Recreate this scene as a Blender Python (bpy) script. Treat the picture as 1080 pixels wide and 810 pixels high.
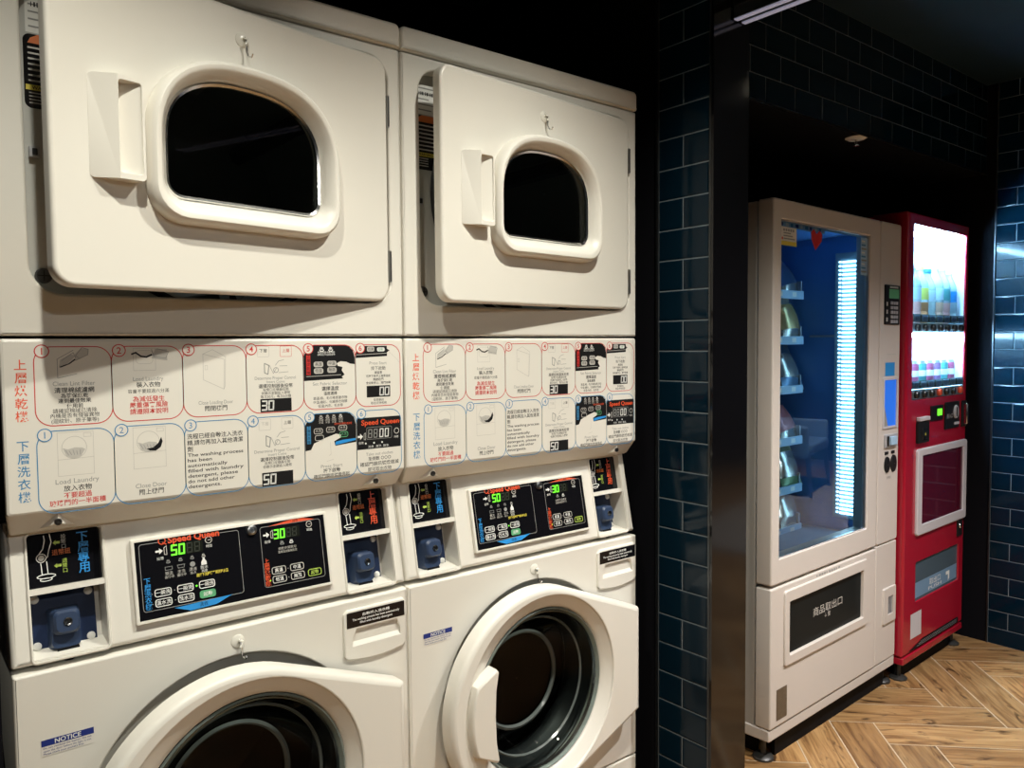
import bpy, math, random
from mathutils import Matrix, Vector
from mathutils.geometry import tessellate_polygon
random.seed(7)
PI = math.pi
for o in list(bpy.data.objects): bpy.data.objects.remove(o)
SC = bpy.context.scene
COL = SC.collection

# ------------------------------------------------------------------ camera, world, exposure, lamps
cam_data = bpy.data.cameras.new('camera')
cam = bpy.data.objects.new('camera', cam_data); COL.objects.link(cam)
yw, pt, rl = math.radians(38.8958), math.radians(-2.8008), math.radians(-0.47826)
fw = Vector((math.sin(yw)*math.cos(pt), math.cos(yw)*math.cos(pt), math.sin(pt)))
rt = Vector((math.cos(yw), -math.sin(yw), 0)); up = rt.cross(fw)
r2 = rt*math.cos(rl) + up*math.sin(rl); u2 = -rt*math.sin(rl) + up*math.cos(rl)
mw = Matrix((r2, u2, -fw)).transposed().to_4x4(); mw.translation = Vector((-0.825, -1.3665, 1.349))
cam.matrix_world = mw
cam_data.sensor_width = 36; cam_data.lens = 830.35/1080*36; cam_data.clip_start = 0.02
SC.camera = cam
SC.view_settings.view_transform = 'Standard'
try: SC.view_settings.look = 'None'
except Exception: pass
SC.view_settings.gamma = 1; SC.view_settings.use_curve_mapping = False
SC.view_settings.exposure = 0.0
w = bpy.data.worlds.new('world'); SC.world = w; w.use_nodes = True
w.node_tree.nodes['Background'].inputs[0].default_value = (0.55, 0.62, 0.8, 1)
w.node_tree.nodes['Background'].inputs[1].default_value = 0.012

CEIL = 2.47
# ceiling downlights, plus unseen armchair and fill lamps added: x, y, watts, colour
LAMPS = [(-0.66, -0.74, 75, (1, .975, .85), 121, .95), (0.23, -0.79, 106, (1, .975, .86), 131, .95), (1.25, -0.95, 215, (1, .95, .90), 104, 1.0),
         (2.15, -0.95, 165, (1, .95, .96), 104, 1.0), (5.2, -1.5, 520, (1, .92, .85), 112, .5), (-0.5, -3.0, 36, (1, .97, .90), 165, .3), (1.6, -3.1, 26, (.75, .92, 1), 165, .3)]

# ------------------------------------------------------------------ materials
MAT = {}
def mat(name, col, rough=.5, metal=0., emit=None, es=0., coat=0., spec=.5, noise=None, bump=None, trans=0.):
    if name in MAT: return MAT[name]
    m = bpy.data.materials.new(name); m.use_nodes = True; nt = m.node_tree; b = nt.nodes['Principled BSDF']
    c = (col[0], col[1], col[2], 1)
    b.inputs['Base Color'].default_value = c; b.inputs['Roughness'].default_value = rough; b.inputs['Metallic'].default_value = metal
    b.inputs['Coat Weight'].default_value = coat; b.inputs['Specular IOR Level'].default_value = spec
    if trans: b.inputs['Transmission Weight'].default_value = trans
    if emit:
        b.inputs['Emission Color'].default_value = (*emit, 1); b.inputs['Emission Strength'].default_value = es
    if noise or bump:
        tc = nt.nodes.new('ShaderNodeTexCoord'); n = nt.nodes.new('ShaderNodeTexNoise')
        n.inputs['Scale'].default_value = (noise or bump)[0]; n.inputs['Detail'].default_value = 4
        nt.links.new(tc.outputs['Object'], n.inputs['Vector'])
        if noise:
            r = nt.nodes.new('ShaderNodeMixRGB'); r.inputs[1].default_value = c
            k = noise[1]; r.inputs[2].default_value = (c[0]*k, c[1]*k, c[2]*k, 1)
            nt.links.new(n.outputs[0], r.inputs[0]); nt.links.new(r.outputs[0], b.inputs['Base Color'])
        if bump:
            bp = nt.nodes.new('ShaderNodeBump'); bp.inputs['Strength'].default_value = bump[1]; bp.inputs['Distance'].default_value = .002
            nt.links.new(n.outputs[0], bp.inputs['Height']); nt.links.new(bp.outputs[0], b.inputs['Normal'])
    MAT[name] = m; return m
def pane(name, tint, rough=.01, ior=1.5, strength=1.0):
    """thin glass: Fresnel mix of clear (tinted) and mirror reflection"""
    m = bpy.data.materials.new(name); m.use_nodes = True; nt = m.node_tree; nt.nodes.clear()
    out = nt.nodes.new('ShaderNodeOutputMaterial'); mx = nt.nodes.new('ShaderNodeMixShader')
    fr = nt.nodes.new('ShaderNodeFresnel'); fr.inputs[0].default_value = ior
    mu = nt.nodes.new('ShaderNodeMath'); mu.operation = 'MULTIPLY'; mu.inputs[1].default_value = strength
    t = nt.nodes.new('ShaderNodeBsdfTransparent'); t.inputs[0].default_value = (*tint, 1)
    g = nt.nodes.new('ShaderNodeBsdfGlossy'); g.inputs['Roughness'].default_value = rough
    nt.links.new(fr.outputs[0], mu.inputs[0]); nt.links.new(mu.outputs[0], mx.inputs[0])
    nt.links.new(t.outputs[0], mx.inputs[1]); nt.links.new(g.outputs[0], mx.inputs[2]); nt.links.new(mx.outputs[0], out.inputs[0])
    MAT[name] = m; return m
mat('enamel', (.80, .77, .70), .32, bump=(900, .03))
mat('enamel_plastic', (.80, .77, .70), .38)
mat('galvanised_shade', (.50, .50, .47), .4)
mat('cream_print', (.80, .76, .70), .4)
mat('ink_black', (.010, .010, .011), .5, spec=.25)
mat('ink_grey', (.30, .30, .29), .5)
mat('ink_light', (.55, .53, .49), .5)
mat('ink_red', (.62, .035, .03), .45)
mat('ink_blue', (.05, .25, .50), .45)
mat('ink_navy', (.01, .03, .22), .4)
mat('ink_white', (.85, .85, .82), .45)
mat('ink_orange', (.70, .17, .03), .45)
mat('ink_yellow', (.75, .62, .08), .45)
mat('ink_lime', (.45, .60, .10), .45)
mat('ink_green', (.12, .42, .20), .45)
mat('ink_skyblue', (.03, .30, .75), .4)
mat('ink_vermilion', (.80, .10, .035), .4)
mat('overlay_black', (.006, .006, .008), .12)
mat('led_green', (.05, .3, .02), .4, emit=(.16, 1, .03), es=1.6)
mat('led_dim', (.03, .035, .025), .4)
mat('readout_back', (.012, .014, .010), .2)
mat('navy', (.010, .022, .065), .35)
mat('navy_knob', (.028, .050, .108), .42)
mat('chrome', (.75, .75, .74), .18, 1)
mat('steel', (.45, .45, .45), .3, 1)
mat('dark_steel', (.10, .10, .10), .35, 1)
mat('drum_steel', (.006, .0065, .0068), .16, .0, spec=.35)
mat('bolt_white', (.72, .71, .68), .35)
mat('dryer_drum', (.42, .44, .44), .35, .3)
mat('rubber', (.012, .013, .014), .35)
mat('clear_plastic', (.82, .79, .71), .2)
mat('dark_void', (.008, .008, .009), .6)
mat('black_paint', (.004, .004, .006), .8, spec=.12)
mat('black_gloss', (.004, .004, .005), .10)
mat('flap_black', (.006, .009, .010), .3, spec=.06)
mat('ceiling_paint', (.005, .022, .034), .6)
mat('room_paint', (.012, .014, .017), .7)
mat('tile', (.0011, .0088, .0170), .10, spec=.2, noise=(3, 1.6))
mat('grout', (.15, .18, .20), .8)
mat('metal_trim', (.10, .105, .11), .4, 1)
mat('vend_beige', (.62, .57, .52), .42)
mat('vend_side', (.42, .40, .37), .45)
mat('vend_inside', (.13, .36, .80), .35)
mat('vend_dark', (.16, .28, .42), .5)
mat('shelf_metal', (.35, .42, .50), .4)
mat('price_rail', (.40, .60, .80), .4)
mat('led_strip', (.6, .8, 1), .4, emit=(.42, .78, 1), es=6.5)
mat('led_board', (.30, .48, .62), .4)
mat('red_paint', (.38, .008, .026), .22, coat=.3)
mat('maroon', (.085, .007, .022), .08)
mat('grey_plastic', (.42, .42, .44), .4)
mat('silver_frame', (.60, .58, .60), .35)
mat('display_white', (.80, .88, .92), .5)
mat('lamp_white', (1, 1, 1), .5, emit=(.38, .71, 1), es=250)
mat('backlit', (.8, .88, .92), .5, emit=(.52, .82, 1), es=.9)
mat('screen_blue', (.02, .10, .45), .2, emit=(.03, .20, .95), es=.55)
mat('plinth_black', (.004, .004, .005), .7, spec=.15)
mat('foot_black', (.03, .03, .028), .35)
mat('flap_panel', (.075, .11, .14), .22)
mat('bronze_label', (.20, .165, .12), .35, .4, noise=(60, .5))
mat('lamp_on', (1, 1, 1), .5, emit=(1, .88, .68), es=40)
mat('profile_glow', (.5, .5, .6), .3, emit=(.62, .62, .85), es=.25)  # faint glow stands in for light reflected off the metal lips
mat('alu', (.55, .55, .58), .3, 1)
pane('glass_dark', (.40, .44, .43), .02, 1.5, .6)
pane('glass_door', (.62, .68, .66), .015, 1.5, .28)
mat('bowl_ridge', (.10, .115, .11), .2)
pane('glass_clear', (.88, .95, .98), .004, 1.5, 1.25)
pane('flap_glass', (.55, .62, .66), .05, 1.5, 1.2)
mat('glass_rim', (.35, .42, .39), .15, trans=.5)

# ------------------------------------------------------------------ mesh builder
class MB:
    BASE = Matrix()
    def __init__(s): s.v = []; s.f = []; s.mi = []; s.mats = []; s.M = MB.BASE.copy()
    def _m(s, name):
        if name not in s.mats: s.mats.append(name)
        return s.mats.index(name)
    def add(s, vs, fs, m):
        b = len(s.v); k = s._m(m)
        s.v += [tuple(s.M @ Vector(p)) for p in vs]
        s.f += [tuple(i+b for i in f) for f in fs]; s.mi += [k]*len(fs)
    def box(s, x0, x1, y0, y1, z0, z1, m):
        s.add([(x0,y0,z0),(x1,y0,z0),(x1,y1,z0),(x0,y1,z0),(x0,y0,z1),(x1,y0,z1),(x1,y1,z1),(x0,y1,z1)],
              [(0,1,5,4),(1,2,6,5),(2,3,7,6),(3,0,4,7),(4,5,6,7),(3,2,1,0)], m)
    def loft(s, loops, m, cap0=False, cap1=False):
        n = len(loops[0]); vs = [p for l in loops for p in l]; fs = []
        for k in range(len(loops)-1):
            for i in range(n):
                j = (i+1) % n; fs.append((k*n+i, k*n+j, (k+1)*n+j, (k+1)*n+i))
        if cap0: fs.append(tuple(range(n)))
        if cap1: fs.append(tuple(reversed(range((len(loops)-1)*n, len(loops)*n))))
        s.add(vs, fs, m)
    def fill(s, outer, holes, y, m):
        polys = [outer]+list(holes)
        vs = [(p[0], y, p[1]) for l in polys for p in l]
        tr = tessellate_polygon([[Vector((p[0], p[1], 0)) for p in l] for l in polys])
        fs = []
        for a, b, c in tr:
            A, B, C_ = vs[a], vs[b], vs[c]
            cr = (B[0]-A[0])*(C_[2]-A[2])-(B[2]-A[2])*(C_[0]-A[0])
            if abs(cr) < 1e-12: continue
            fs.append((a,b,c) if cr > 0 else (a,c,b))
        s.add(vs, fs, m)
    def plate(s, outer, holes, y0, y1, m, bev=0., hbev=0., seg=3, hdepth=None, back=True, sidem=None):
        """slab in the xz plane: front at y0 (towards the viewer, -y), rounded front edges"""
        sm = sidem or m
        def walls(poly, b, sign, yend):
            if b <= 0: return poly, [[(p[0], y0, p[1]) for p in poly], [(p[0], yend, p[1]) for p in poly]]
            loops = []; first = None
            for k in range(seg+1):
                a = PI/2*k/seg; d = b*(1-math.sin(a)); yy = y0 + b*(1-math.cos(a))
                q = offset(poly, -d*sign)
                if k == 0: first = q
                loops.append([(p[0], yy, p[1]) for p in q])
            loops.append([(p[0], yend, p[1]) for p in poly])
            return first, loops
        fo, lo = walls(outer, bev, 1, y1)
        s.loft([[*reversed(l)] for l in lo], sm)
        fh = []
        for h in holes:
            a, lh = walls(h, hbev, -1, hdepth if hdepth is not None else y1); fh.append(a); s.loft(lh, sm)
        s.fill(fo, fh, y0, m)
        if back:
            polys = [outer]+([] if hdepth is not None else list(holes))
            t = MB(); t.M = Matrix(); t.fill(polys[0], polys[1:], y1, m); s.add(t.v, [tuple(reversed(f)) for f in t.f], m)
    def lathe(s, cx, cz, prof, m, n=48, cap0=False, cap1=False):
        loops = [[(cx+r*math.cos(2*PI*i/n), y, cz+r*math.sin(2*PI*i/n)) for i in range(n)] for r, y in prof]
        s.loft(loops, m, cap0, cap1)
    def lathez(s, cx, cy, prof, m, n=24, cap0=False, cap1=False):
        loops = [[(cx+r*math.cos(2*PI*i/n), cy+r*math.sin(2*PI*i/n), z) for i in range(n)] for r, z in prof]
        s.loft([[*reversed(l)] for l in loops][::-1], m, cap1, cap0)
    def tube(s, path, r, m, n=8):
        P = [Vector(p) for p in path]; loops = []
        for i, p in enumerate(P):
            t = (P[min(i+1, len(P)-1)]-P[max(i-1, 0)]).normalized()
            a = t.cross(Vector((0, 0, 1)));
            if a.length < .1: a = t.cross(Vector((1, 0, 0)))
            a.normalize(); b = t.cross(a)
            rr = r[i] if isinstance(r, (list, tuple)) else r
            loops.append([tuple(p+a*rr*math.cos(2*PI*k/n)+b*rr*math.sin(2*PI*k/n)) for k in range(n)])
        s.loft(loops, m, True, True)
    # flat printing (xz plane at depth y)
    def quad(s, x0, x1, z0, z1, y, m): s.add([(x0,y,z0),(x1,y,z0),(x1,y,z1),(x0,y,z1)], [(0,1,2,3)], m)
    def ring(s, poly, wd, y, m):
        q = offset(poly, -wd); s.loft([[(p[0], y, p[1]) for p in poly], [(p[0], y, p[1]) for p in q]], m)
    def poly(s, pts, y, m): s.fill(pts, [], y, m)
    def stroke(s, pts, wd, y, m):
        for a, b in zip(pts[:-1], pts[1:]):
            d = Vector((b[0]-a[0], b[1]-a[1])); L = d.length
            if L < 1e-6: continue
            nrm = Vector((-d.y, d.x))/L*wd/2; e = d/L*wd*.3
            s.add([(a[0]-e.x-nrm.x,y,a[1]-e.y-nrm.y),(b[0]+e.x-nrm.x,y,b[1]+e.y-nrm.y),(b[0]+e.x+nrm.x,y,b[1]+e.y+nrm.y),(a[0]-e.x+nrm.x,y,a[1]-e.y+nrm.y)], [(0,1,2,3)], m)
    def disc(s, cx, cz, r, y, m, n=20): s.poly([(cx+r*math.cos(2*PI*i/n), cz+r*math.sin(2*PI*i/n)) for i in range(n)], y, m)
    def text(s, body, x, z, size, y, m, al='c', width=None, bold=0.):
        """one line, vertically centred on z; al: l / c / r"""
        vs, fs, w_ = glyphs(body, bold)
        k = size; kx = k if not width else width/max(w_, 1e-6)
        x0 = x - (w_*kx/2 if al == 'c' else (w_*kx if al == 'r' else 0))
        s.add([(x0+a*kx, y, z+(b-.34)*k) for a, b in vs], fs, m)
    def vtext(s, body, x, z, pitch, size, y, m, bold=0.):
        for i, ch in enumerate(body): s.text(ch, x, z-i*pitch, size, y, m, bold=bold)
    def digits(s, body, x, z, wd, h, y, m, off=None, t=None, pitch=1.35):
        """seven segment numerals, left edge x, base z"""
        t = t or h*.13
        SEG = {'0':'abcdef','3':'abcdg','5':'acdfg','8':'abcdefg',' ':''}
        for i, ch in enumerate(body):
            a0 = x+i*wd*pitch; sl = h*.06
            P = dict(a=((0,h),(wd,h)), d=((0,0),(wd,0)), g=((0,h/2),(wd,h/2)), f=((0,h/2),(0,h)), b=((wd,h/2),(wd,h)), e=((0,0),(0,h/2)), c=((wd,0),(wd,h/2)))
            for k_, (p, q) in P.items():
                mm = m if k_ in SEG[ch] else off
                if mm: s.stroke([(a0+p[0]+p[1]/h*sl, z+p[1]), (a0+q[0]+q[1]/h*sl, z+q[1])], t, y, mm)
    def build(s, name, parent=None, bevel=0., seg=2, smooth=True, angle=35):
        me = bpy.data.meshes.new(name); me.from_pydata(s.v, [], s.f)
        for m in s.mats: me.materials.append(MAT[m])
        me.polygons.foreach_set('material_index', s.mi); me.update()
        if smooth:
            me.polygons.foreach_set('use_smooth', [True]*len(me.polygons))
            try: me.set_sharp_from_angle(angle=math.radians(angle))
            except Exception: pass
        o = bpy.data.objects.new(name, me); COL.objects.link(o)
        if parent: o.parent = parent
        if bevel:
            b = o.modifiers.new('bevel', 'BEVEL'); b.width = bevel; b.segments = seg; b.limit_method = 'ANGLE'; b.angle_limit = math.radians(40)
        return o
GC = {}
def glyphs(body, bold=0.):
    key = (body, bold)
    if key in GC: return GC[key]
    cu = bpy.data.curves.new('t', 'FONT'); cu.body = body; cu.size = 1; cu.resolution_u = 3; cu.offset = bold
    o = bpy.data.objects.new('t', cu); COL.objects.link(o)
    dg = bpy.context.evaluated_depsgraph_get(); me = bpy.data.meshes.new_from_object(o.evaluated_get(dg))
    vs = [(v.co.x, v.co.y) for v in me.vertices]; fs = [tuple(p.vertices) for p in me.polygons]
    bpy.data.objects.remove(o); bpy.data.curves.remove(cu); bpy.data.meshes.remove(me)
    x0 = min((p[0] for p in vs), default=0); x1 = max((p[0] for p in vs), default=0)
    GC[key] = ([(a-x0, b) for a, b in vs], fs, x1-x0); return GC[key]
def offset(poly, d):
    """offset a counter-clockwise polygon outwards by d"""
    n = len(poly); out = []
    for i in range(n):
        p0, p1, p2 = Vector(poly[i-1]), Vector(poly[i]), Vector(poly[(i+1) % n])
        a = (p1-p0); b = (p2-p1)
        if a.length < 1e-9: a = b
        if b.length < 1e-9: b = a
        a.normalize(); b.normalize()
        na, nb = Vector((a.y, -a.x)), Vector((b.y, -b.x)); m = na+nb
        if m.length < 1e-6: m = na
        m.normalize(); k = max(m.dot(na), .35)
        out.append((p1.x+m.x*d/k, p1.y+m.y*d/k))
    return out
def rrect(x0, x1, z0, z1, r, n=6):
    if not isinstance(r, (list, tuple)): r = (r,)*4     # bl br tr tl
    pts = []
    for (cx, cz, sx, sz, a0), q in zip(((x0,z0,1,1,PI),(x1,z0,-1,1,1.5*PI),(x1,z1,-1,-1,0),(x0,z1,1,-1,PI/2)), r):
        if q <= 0: pts.append((cx, cz)); continue
        for k in range(n+1):
            a = a0+PI/2*k/n; pts.append((cx+sx*q+q*math.cos(a), cz+sz*q+q*math.sin(a)))
    return pts
def rect(x0, x1, z0, z1): return [(x0,z0),(x1,z0),(x1,z1),(x0,z1)]
def circle(cx, cz, r, n=48): return [(cx+r*math.cos(2*PI*i/n), cz+r*math.sin(2*PI*i/n)) for i in range(n)]
def dshape(x0, x1, z0, z1, rb, zs, ex=2.5, n=24):
    """rounded bottom corners, straight sides up to zs, full arched top"""
    pts = []; cx = (x0+x1)/2; a = (x1-x0)/2
    for cxx, sx, a0 in ((x0, 1, PI), (x1, -1, 1.5*PI)):
        for k in range(7):
            t = a0+PI/2*k/6; pts.append((cxx+sx*rb+rb*math.cos(t), z0+rb+rb*math.sin(t)))
    for k in range(n+1):
        t = PI*k/n; c, s_ = math.cos(t), math.sin(t)
        pts.append((cx+a*math.copysign(abs(c)**(2/ex), c), zs+(z1-zs)*abs(s_)**(2/ex)))
    return pts
def empty(name, loc=(0,0,0), rz=0., label=None, cat=None, group=None):
    o = bpy.data.objects.new(name, None); COL.objects.link(o); o.location = loc; o.rotation_euler = (0, 0, rz); o.empty_display_size = .1
    return tag(o, label, cat, group) if label else o
def tag(o, label=None, cat=None, group=None, kind=None):
    if label: o['label'] = label
    if cat: o['category'] = cat
    if group: o['group'] = group
    if kind: o['kind'] = kind
    return o
KIDS = {}
def copy_tree(o, parent=None):
    c = o.copy(); COL.objects.link(c)
    if parent: c.parent = parent
    for ch in [x for x in bpy.data.objects if x.parent == o]: copy_tree(ch, c)
    return c
def structure(mb, name, **k): return tag(mb.build(name, **k), kind='structure')

# ------------------------------------------------------------------ the room
def floor_material():
    m = bpy.data.materials.new('wood_planks'); m.use_nodes = True; nt = m.node_tree; b = nt.nodes['Principled BSDF']
    uv = nt.nodes.new('ShaderNodeUVMap'); at = nt.nodes.new('ShaderNodeAttribute'); at.attribute_name = 'tone'
    mp = nt.nodes.new('ShaderNodeMapping'); mp.inputs['Scale'].default_value = (2.2, 26, 1)
    n1 = nt.nodes.new('ShaderNodeTexNoise'); n1.inputs['Scale'].default_value = 1.6; n1.inputs['Detail'].default_value = 8; n1.inputs['Distortion'].default_value = 1.2
    cr = nt.nodes.new('ShaderNodeValToRGB'); e = cr.color_ramp
    e.elements[0].position = .24; e.elements[0].color = (.12, .056, .021, 1); e.elements[1].position = .62; e.elements[1].color = (.42, .245, .10, 1)
    x = e.elements.new(.42); x.color = (.27, .143, .054, 1)
    mp2 = nt.nodes.new('ShaderNodeMapping'); mp2.inputs['Scale'].default_value = (4, 13, 1)
    n2 = nt.nodes.new('ShaderNodeTexNoise'); n2.inputs['Scale'].default_value = 1.7; n2.inputs['Detail'].default_value = 3; n2.inputs['Distortion'].default_value = 1.5
    cr2 = nt.nodes.new('ShaderNodeValToRGB'); cr2.color_ramp.elements[0].position = .27; cr2.color_ramp.elements[0].color = (.14, .11, .09, 1)
    cr2.color_ramp.elements[1].position = .40; cr2.color_ramp.elements[1].color = (1, 1, 1, 1)
    mu = nt.nodes.new('ShaderNodeMixRGB'); mu.blend_type = 'MULTIPLY'; mu.inputs[0].default_value = 1
    mu2 = nt.nodes.new('ShaderNodeMixRGB'); mu2.blend_type = 'MULTIPLY'; mu2.inputs[0].default_value = 1
    L = nt.links.new
    L(uv.outputs[0], mp.inputs[0]); L(mp.outputs[0], n1.inputs['Vector']); L(n1.outputs[0], cr.inputs[0])
    L(uv.outputs[0], mp2.inputs[0]); L(mp2.outputs[0], n2.inputs['Vector']); L(n2.outputs[0], cr2.inputs[0])
    L(cr.outputs[0], mu.inputs[1]); L(cr2.outputs[0], mu.inputs[2]); L(mu.outputs[0], mu2.inputs[1]); L(at.outputs['Color'], mu2.inputs[2])
    L(mu2.outputs[0], b.inputs['Base Color']); b.inputs['Roughness'].default_value = .38
    return m
def build_floor():
    s2 = math.sqrt(2); W = .15; g = .0021; vs = []; fs = []; uvs = []; tones = []; mi = []
    X0, X1, Y0, Y1 = -2.5, 7.9, -4.7, .84
    def pl(s0, s1, t0, t1, along_s):
        q = [(s0+g, t0+g), (s1-g, t0+g), (s1-g, t1-g), (s0+g, t1-g)]
        P = [((s+t)/s2, (t-s)/s2) for s, t in q]
        if any(p[0] < X0 or p[0] > X1 or p[1] < Y0 or p[1] > Y1 for p in P): return
        b = len(vs); vs.extend([(p[0], p[1], .0) for p in P]); fs.append((b, b+1, b+2, b+3)); mi.append(1)
        ou, ov = random.random()*60, random.random()*60
        uvs.extend([((s if along_s else t)+ou, (t if along_s else s)+ov) for s, t in q])
        k = random.uniform(.72, 1.12); kk = random.uniform(.94, 1.05); tones.append((k, k*kk, k*kk*kk))
    # measured grid: s lines at 1.208+.15 i, t lines at 1.305+.15 j ; row j starts a plank at i = -j (mod 8)
    for j in range(-60, 60):
        for i in range(-60, 60):
            if (i+j) % 8 == 0:
                pl(1.208+.15*i, 1.208+.15*(i+4), 1.305+.15*j, 1.305+.15*(j+1), True)
                # the upright plank right of it: column i+4, cells j-? below
                pl(1.208+.15*(i+4), 1.208+.15*(i+5), 1.305+.15*j, 1.305+.15*(j+4), False)
    b = len(vs); vs.extend([(X0,Y0,-.0012),(X1,Y0,-.0012),(X1,Y1,-.0012),(X0,Y1,-.0012),(X0,Y0,-.05),(X1,Y0,-.05),(X1,Y1,-.05),(X0,Y1,-.05)])
    for f in ((0,1,2,3),(7,6,5,4),(0,4,5,1),(1,5,6,2),(2,6,7,3),(3,7,4,0)):
        fs.append(tuple(b+i for i in f)); mi.append(0); uvs.extend([(0,0)]*4); tones.append((1,1,1))
    me = bpy.data.meshes.new('floor'); me.from_pydata(vs, [], fs)
    me.materials.append(mat('floor_grout', (.55, .46, .34), .6)); me.materials.append(floor_material())
    me.polygons.foreach_set('material_index', mi)
    u = me.uv_layers.new(name='UVMap')
    for k, c in enumerate(uvs): u.data[k].uv = c
    a = me.color_attributes.new('tone', 'FLOAT_COLOR', 'CORNER')
    for p, t in zip(me.polygons, tones):
        for li in p.loop_indices: a.data[li].color = (*t, 1)
    me.update(); o = bpy.data.objects.new('floor', me); COL.objects.link(o); tag(o, kind='structure')
build_floor()

def tile_field(mb, o, ex, wd, z0, z1, first, out, tw=.16, th=.0775, halves_even=True):
    """bevelled wall tiles in running bond on the plane through o along ex (unit), facing 'out'"""
    o, ex, out = Vector(o), Vector(ex), Vector(out); ez = Vector((0, 0, 1))
    def P(u, z, n): return tuple(o+ex*u+ez*z+out*n)
    mb.add([P(0,z0,.0008),P(wd,z0,.0008),P(wd,z1,.0008),P(0,z1,.0008)], [(0,1,2,3)], 'grout')
    k0 = int(math.floor((z0-first)/th))
    for k in range(k0, int((z1-first)/th)+2):
        a, b = max(first+k*th, z0), min(first+(k+1)*th, z1)
        if b-a < .015: continue
        sh = tw/2 if ((k % 2 == 0) == halves_even) else 0
        u = -sh
        while u < wd-1e-4:
            u0, u1 = max(u, 0), min(u+tw, wd); u += tw
            if u1-u0 < .012: continue
            g = .0016; e = .005
            q0 = [(u0+g,a+g),(u1-g,a+g),(u1-g,b-g),(u0+g,b-g)]; q1 = [(u0+e,a+e),(u1-e,a+e),(u1-e,b-e),(u0+e,b-e)]
            j = [random.uniform(-.0003, .0003) for _ in range(4)]
            vs = [P(*p, .0007) for p in q0]+[P(*p, .0012) for p in q0]+[P(*p, .0022+jj*.4) for p, jj in zip(q1, j)]
            mb.add(vs, [(0,1,5,4),(1,2,6,5),(2,3,7,6),(3,0,4,7),(4,5,9,8),(5,6,10,9),(6,7,11,10),(7,4,8,11),(8,9,10,11)], 'tile')
# left pillar: tiled flank, gloss black front
m = MB(); m.box(.7785, .916, -.165, .80, 0, CEIL, 'black_paint'); m.box(.772, .916, -.172, -.165, 0, CEIL, 'black_gloss')
tile_field(m, (.7785, .004, 0), (0,-1,0), .164, 0, CEIL, .866, (-1,0,0))
m.box(.771, .7785, .004, .009, 0, CEIL, 'metal_trim'); m.box(.771, .7785, -.165, -.160, 0, CEIL, 'metal_trim')
structure(m, 'wall_pillar', smooth=False)
# right return wall
m = MB(); m.box(3.0135, 3.16, -.42, .80, 0, CEIL, 'black_paint')
tile_field(m, (3.0135, .004, 0), (0,-1,0), .424, 0, CEIL, .073, (-1,0,0), halves_even=True)
m.box(3.006, 3.0135, .004, .008, 0, CEIL, 'metal_trim')
structure(m, 'wall_right', smooth=False)
# header over the vending alcove
m = MB(); m.box(.917, 3.013, .05, .80, 2.084, CEIL, 'black_paint')
tile_field(m, (.917, .05, 0), (1,0,0), 2.096, 2.084, CEIL, 2.084, (0,-1,0), tw=.163, th=.079)
m.box(.917, 3.013, .040, .05, 2.080, 2.084, 'metal_trim')
structure(m, 'wall_header', smooth=False)
m = MB(); m.box(-2.5, 7.9, .80, .9, 0, CEIL, 'black_paint'); structure(m, 'wall_back', smooth=False)
m = MB(); m.box(-.80, -.70, -.0, .80, 0, CEIL, 'black_paint'); structure(m, 'wall_partition', smooth=False)
m = MB(); m.box(-2.6, -2.5, -4.7, .9, 0, CEIL, 'room_paint'); structure(m, 'wall_left', smooth=False)
m = MB(); m.box(7.9, 8.0, -4.7, .9, 0, CEIL, 'room_paint'); structure(m, 'wall_far', smooth=False)
m = MB(); m.box(-2.6, 8.0, -4.8, -4.7, 0, CEIL, 'room_paint'); structure(m, 'wall_front', smooth=False)
m = MB(); m.box(-2.6, 8.0, -4.8, .9, CEIL, CEIL+.08, 'ceiling_paint'); structure(m, 'ceiling', smooth=False)

# ------------------------------------------------------------------ ceiling downlights and added fill lamps
lamp_names = ['white recessed downlight over the left laundry stack', 'white recessed downlight over the right laundry stack',
              'white recessed downlight in front of the tiled pillar', 'white recessed downlight in front of the red drinks machine', 'unseen downlight added to light the blue armchair', 'unseen fill downlight added behind the viewer, facing the laundry stacks', 'unseen fill downlight added far out from the black pillar']
for i, (x, y, wt, c, cone, bl) in enumerate(LAMPS):
    m = MB(); m.lathez(0, 0, [(.050,-.003),(.050,0),(.040,0),(.034,.03)][::-1], 'ink_white', 32); m.lathez(0, 0, [(.0345,.028),(.0001,.028)], 'lamp_on', 32)
    m.lathez(0, 0, [(.050,-.003),(.040,-.003)], 'ink_white', 32)
    o = m.build('downlight'); o.location = (x, y, CEIL-.033); tag(o, lamp_names[i], 'light', 'recessed ceiling downlights')
    ld = bpy.data.lights.new('lamp', 'SPOT'); ld.energy = wt; ld.color = c; ld.spot_size = math.radians(cone); ld.spot_blend = bl; ld.shadow_soft_size = .022
    l = bpy.data.objects.new('bulb', ld); COL.objects.link(l); l.parent = o; l.location = (0, 0, -.012)
m = MB()
for k in (0, 1): m.box(-.024+k*.032, -.008+k*.032, -1.6, 0, 0, .03, 'alu'); m.quad(-.0235+k*.032, -.0085+k*.032, 0, .03, -1.6, 'alu'); m.box(-.023+k*.032, -.009+k*.032, -1.6, -.001, -.003, 0, 'profile_glow')
m.box(-.026, .026, -1.6, 0, .03, .05, 'dark_steel')
t = empty('linear_light', (.868, -.176, 2.146), math.radians(0), 'slim twin-strip linear light hung from the dark ceiling above the black pillar', 'light')
m.build('twin_profile', t)
for yy in (-.12, -1.45):
    m = MB(); m.tube([(0, yy, .05), (0, yy, CEIL-2.146)], .0015, 'dark_steel'); m.build('suspension_wire', t)
m = MB(); m.lathez(0, 0, [(.0001,-.006),(.030,-.006),(.038,-.001),(.038,0)], 'ink_white', 28, True, False)
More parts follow.
